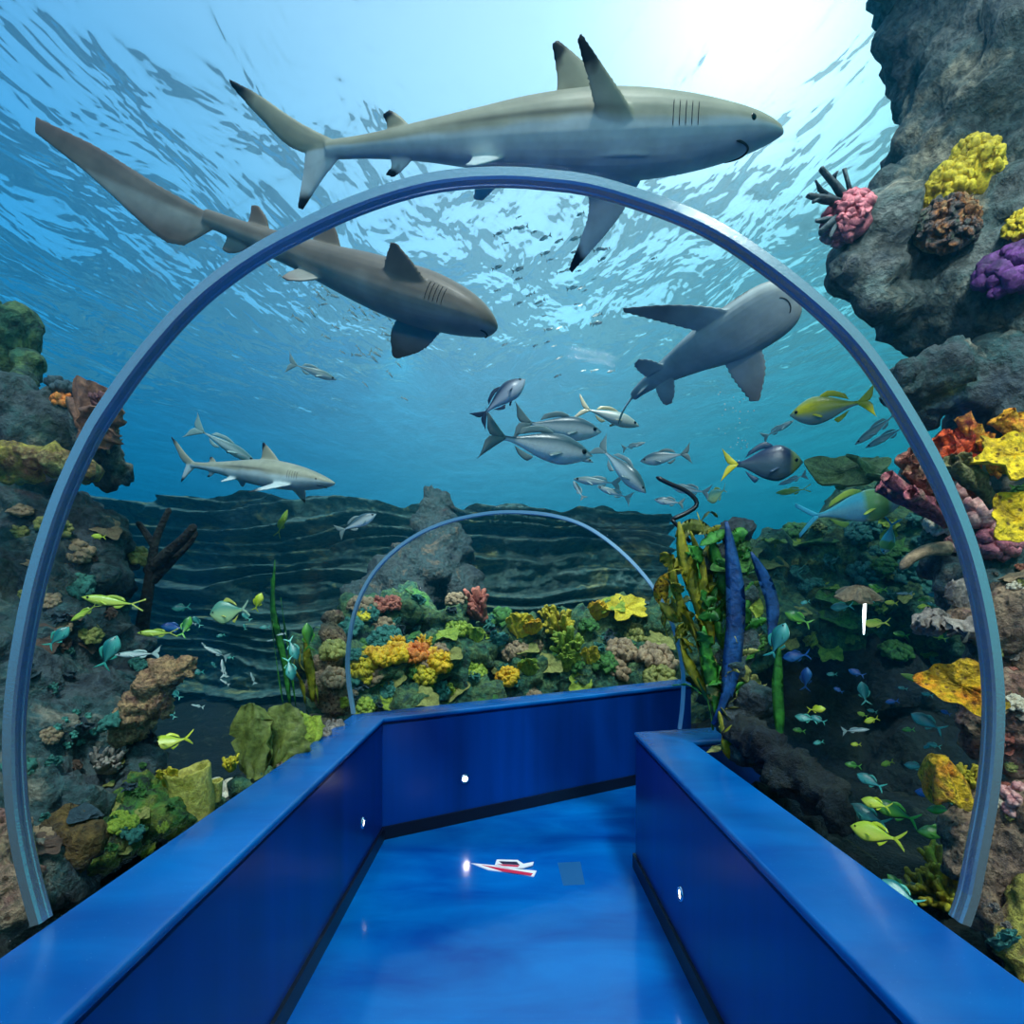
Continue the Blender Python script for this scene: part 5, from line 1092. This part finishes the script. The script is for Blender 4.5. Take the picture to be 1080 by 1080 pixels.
FL = [
 (silver, 'large silver trevally leading the school below the grey shark', 567, 469, 3.9, 118, -12, 10, 10),
 (silver, 'silver trevally swimming just above and behind the leading one', 588, 450, 4.2, 92, -8, 10, 10),
 (silverb, 'silver fish curving down at the tail of the school, right of the leading trevally', 655, 492, 4.0, 74, -48, 5, 0),
 (slim, 'small silver fish tucked behind the snout of the leading trevally', 604, 478, 4.3, 46, -25, 5, 0),
 (bigdark, 'dark backed fish with a pale belly rising towards the right above the school', 528, 419, 3.7, 64, 34, 35, 20),
 (silver, 'grey silver fish heading left, right of the school', 702, 482, 4.2, 50, 186, 5, 0),
 (slim, 'small bright silver fish below the tail of the grey shark', 668, 470, 4.3, 24, 12, 5, 0),
 (pale, 'pale grey fish partly hidden behind the tail of the grey shark', 642, 438, 4.6, 66, -22, 25, 10),
 (silverb, 'little pale fish turned tail down in front of the far ring crown', 610, 517, 4.0, 22, 118, 5, 0),
 (slim, 'pale streaky fish just over the far ring crown, left one of two', 630, 508, 4.2, 50, 172, 5, 0),
 (slim, 'pale streaky fish just over the far ring crown, right one of two', 648, 520, 4.1, 38, 158, 5, 0),
 (silver, 'pale silver fish above the tip of the kelp', 706, 529, 3.9, 30, 170, 5, 0),
 (butter, 'white angular little fish right of the kelp tip', 757, 522, 4.0, 24, 200, 30, 20),
 (silverb, 'pale blue fish swimming behind the black kelp stem', 728, 517, 4.1, 38, 165, 5, 0),
 (surgeon, 'dark blue surgeonfish with a yellow tail in the open water at the right', 803, 489, 3.4, 72, -3, 4, 8),
 (snap, 'yellow striped fish with a forked yellow tail beside the ring', 877, 430, 3.0, 68, 183, 4, 8),
 (slim, 'long pale streaked fish behind the ring, upper one of the pair', 926, 451, 3.2, 42, 215, 5, 0),
 (slim, 'long pale streaked fish behind the ring, lower one of the pair', 936, 460, 3.4, 36, 205, 5, 0),
 (wrasse, 'olive fish below the surgeonfish', 836, 518, 3.8, 34, 182, 5, 0),
 (slim, 'thin pale fish between the surgeonfish and the round plate coral', 836, 506, 3.7, 26, 196, 5, 0),
 (slim, 'faint thin fish above the surgeonfish', 820, 453, 4.6, 30, 25, 5, 0),
 (parrot, 'turquoise parrotfish curving over the green reef mound', 898, 536, 2.7, 80, 6, 5, 10),
 (parrot, 'small yellow and blue fish nose down under the parrotfish', 938, 566, 3.0, 32, -105, 5, 0),
 (slim, 'thin silver fish alone in the blue water under the nurse shark', 329, 391, 3.6, 46, -14, 5, 0),
 (silver, 'bright silver fish slanting upwards left of the far ring', 376, 552, 3.6, 44, 28, 5, 0),
 (slim, 'long pale fish in the blue water above the pale blacktip shark', 236, 468, 4.9, 62, -28, 5, 0),
 (butter, 'pale green butterflyfish heading left in the shade of the left reef', 243, 645, 3.0, 36, 188, 5, 10),
 (damsel_y, 'small yellow green fish right of the butterflyfish', 272, 635, 3.0, 22, 70, 5, 0),
 (wrasse, 'slender yellow wrasse swimming along the left reef wall', 119, 635, 2.25, 52, 168, 5, 0),
 (wrasse, 'short yellow wrasse under the slender one', 90, 646, 2.2, 28, 215, 5, 0),
 (damsel_t, 'teal fish nosing up along the left reef wall', 61, 672, 2.1, 26, 48, 5, 0),
 (damsel_t, 'teal leaf shaped fish over the shadowed rock of the left reef', 115, 688, 2.2, 36, 68, 5, 0),
 (damsel_t, 'small teal fish by the black branch', 191, 641, 3.0, 18, 185, 5, 0),
 (damsel_b, 'small bright blue fish by the black branch', 183, 662, 2.9, 24, 170, 5, 0),
 (damsel_g, 'small green fish beside the little blue one', 196, 661, 2.9, 24, 70, 5, 0),
 (wrasse, 'olive wrasse crossing the foot of the black branch', 166, 668, 2.7, 36, 176, 5, 0),
 (slim, 'thin pale fish above the tan coral head', 146, 690, 2.5, 34, 178, 5, 0),
 (slim, 'pale thin fish right of the tan coral head', 228, 688, 3.1, 24, 150, 5, 0),
 (slim, 'faint upright thin fish over the ledges right of the tan coral head', 235, 705, 3.4, 18, 95, 5, 0),
 (damsel_t, 'teal fish over the grass, upper one of two near the green fronds', 309, 684, 3.5, 28, -70, 5, 0),
 (damsel_t, 'teal fish over the grass, lower one of two near the green fronds', 306, 705, 3.4, 28, -80, 5, 0),
 (damsel_g, 'upright green fish near the brown coral spur', 325, 672, 3.6, 34, 95, 5, 0),
 (wrasse, 'yellowish slim fish in the left distance', 297, 552, 4.6, 34, 68, 5, 0),
 (damsel_y, 'yellow flat fish lying above the mossy boulder', 180, 783, 2.5, 40, 176, 25, 0),
 (damsel_y, 'tiny bright fish on the left reef wall, behind the ring', 104, 566, 2.5, 12, 175, 5, 0),
 (damsel_y, 'bright green yellow fish low in front of the brown honeycombed boulder', 925, 880, 2.0, 46, 172, 8, 0),
 (damsel_g, 'green fish touching the edge of the brown honeycombed boulder', 990, 878, 1.95, 34, 190, 10, 0),
 (damsel_t, 'pale green fish lying near the right ledge', 950, 942, 1.7, 34, 150, 20, 0),
 (damsel_t, 'teal fish below the lavender sheet of leaf coral', 1010, 0, 0, 0, 0, 0, 0),
 (damsel_g, 'green fish with a light edge behind the low right rock', 946, 932, 1.8, 20, 140, 5, 0),
 (damsel_t, 'broad pale teal fish hanging over the kelp pillar', 820, 676, 2.7, 44, 68, 5, 0),
 (damsel_g, 'yellow green fish slanting down above the pale teal one', 842, 652, 3.0, 30, 155, 5, 0),
 (damsel_b, 'blue fish swimming left under the hanging lamp', 840, 692, 3.2, 28, 190, 5, 0),
 (damsel_b, 'upright blue fish in the dark water below the lamp', 850, 716, 3.1, 26, 85, 5, 0),
 (damsel_t, 'round teal fish in the dark centre of the right tank', 911, 731, 2.9, 24, 100, 5, 0),
 (damsel_t, 'flat teal fish in the dark water above the low right rock', 850, 758, 2.8, 22, 170, 20, 0),
 (damsel_y, 'small yellow fish right above the flat teal one', 861, 748, 2.8, 18, 8, 5, 0),
 (slim, 'pale green fish darting right in the dark of the right tank', 902, 770, 2.7, 22, 10, 10, 0),
 (damsel_t, 'dim teal fish left of the golden sponge', 978, 762, 2.4, 30, 152, 5, 0),
 (wrasse, 'yellow wrasse left of the golden sponge', 970, 718, 2.6, 34, 160, 5, 0),
 (damsel_t, 'teal fish beneath the curled yellow plate', 918, 824, 2.2, 26, 155, 5, 0),
 (damsel_t, 'dim green fish under the curled yellow plate', 965, 808, 2.2, 18, 180, 5, 0),
 (damsel_y, 'yellow green fish in the dim shoal over the right ledge', 924, 848, 2.1, 26, 170, 5, 0),
 (damsel_b, 'blue fish in the dim shoal over the right ledge', 978, 837, 2.1, 20, 178, 5, 0),
 (damsel_g, 'dim green fish in the shoal, nearest the honeycombed boulder', 992, 854, 2.1, 22, 190, 5, 0),
 (damsel_g, 'long dim green fish in the middle of the shoal', 945, 856, 2.2, 40, 165, 5, 0),
 (damsel_t, 'long dim teal fish lowest in the shoal', 915, 860, 2.3, 38, 160, 5, 0),
 (damsel_y, 'yellow curled fish above the dark water by the grey ruffled coral', 924, 658, 3.1, 24, 175, 30, 0),
 (wrasse, 'yellow curved fish hanging under the other beside the grey ruffled coral', 984, 655, 2.6, 20, 70, 5, 0),
 (slim, 'small pale fish left of the grey ruffled coral', 954, 626, 3.2, 12, 178, 5, 0),
 (slim, 'thin teal fish between the lamp and the ring', 986, 609, 3.0, 20, 160, 5, 0),
 (damsel_t, 'small teal fish left of the hanging lamp', 888, 640, 3.3, 22, 185, 5, 0),
]
for f in FL:
    if f[6] == 0 and f[5] == 0: continue
    fm, lb, px, py, d, ln, an, ph, yw = f
    if fm in (damsel_t, damsel_g, damsel_y, damsel_b, wrasse): ln *= .85
    fish_obj('fish', fm, lb, px, py, d, ln, an, ph, yw, eye=ln >= 30)
# shoals too small to tell apart
for i in range(56):
    u = rnd.random(); px = rnd.gauss(592, 40); py = rnd.uniform(225, 400)
    fish_obj('small_fish', silver if i % 3 else slim, 'tiny dark fish in the loose shoal below the water surface', px, py, 4.4+rnd.random()*1.2, rnd.uniform(5, 12), rnd.choice((20, 190, 200, 10)), 10, 0, 'tiny fish below the surface', False)
for i in range(46):
    px = rnd.gauss(370, 36); py = 295+(px-300)*.55+rnd.gauss(0, 26)
    fish_obj('small_fish', slim, 'tiny pale fish in the shoal under the nurse shark', px, py, 3.9+rnd.random(), rnd.uniform(6, 12), -28+rnd.gauss(0, 14), 10, 0, 'tiny pale fish under the nurse shark', False)
for i in range(46):
    px = rnd.uniform(830, 1000); py = rnd.uniform(610, 930)
    if py > 700+(px-700)*.6: continue
    fish_obj('reef_fish', (damsel_t, damsel_g, damsel_t, damsel_y, damsel_b)[i % 5], 'small fish in the crowded dark water right of the tunnel', px, py, 2.4+rnd.random()*.8, rnd.uniform(7, 14), rnd.uniform(150, 210), 10, 0, 'small reef fish in the dark water', False)
for i in range(22):
    px = rnd.uniform(180, 300); py = rnd.uniform(650, 760)
    fish_obj('reef_fish', (slim, damsel_t)[i % 2], 'faint tiny fish before the dim ledges on the left', px, py, 3.4+rnd.random(), rnd.uniform(6, 13), rnd.uniform(100, 200), 10, 0, 'tiny fish before the left ledges', False)
# bubbles
mb = MB(); mb.ball((0, 0, 0), 1., 2); m_bub = bpy.data.materials.new('bubble'); t = NT(m_bub)
p = t.n('ShaderNodeBsdfPrincipled', _Base_Color=(.9, 1, 1, 1), _Roughness=.1, _Alpha=.6); t.out(p.outputs[0])
bme = mb.mesh('bubble'); bme.shade_smooth(); bme.materials.append(m_bub)
for i in range(60):
    py = rnd.uniform(395, 490); o = bpy.data.objects.new('bubble', bme); COL.objects.link(o); o.location = Vector(at(rnd.gauss(783, 12+(470-py)*.06), py, 3.6+rnd.random()*.3))
    s = rnd.uniform(.002, .0055); o.scale = (s, s, s); tag(o, 'tiny air bubble in the rising stream above the surgeonfish', 'bubble', 'bubbles rising by the surgeonfish')
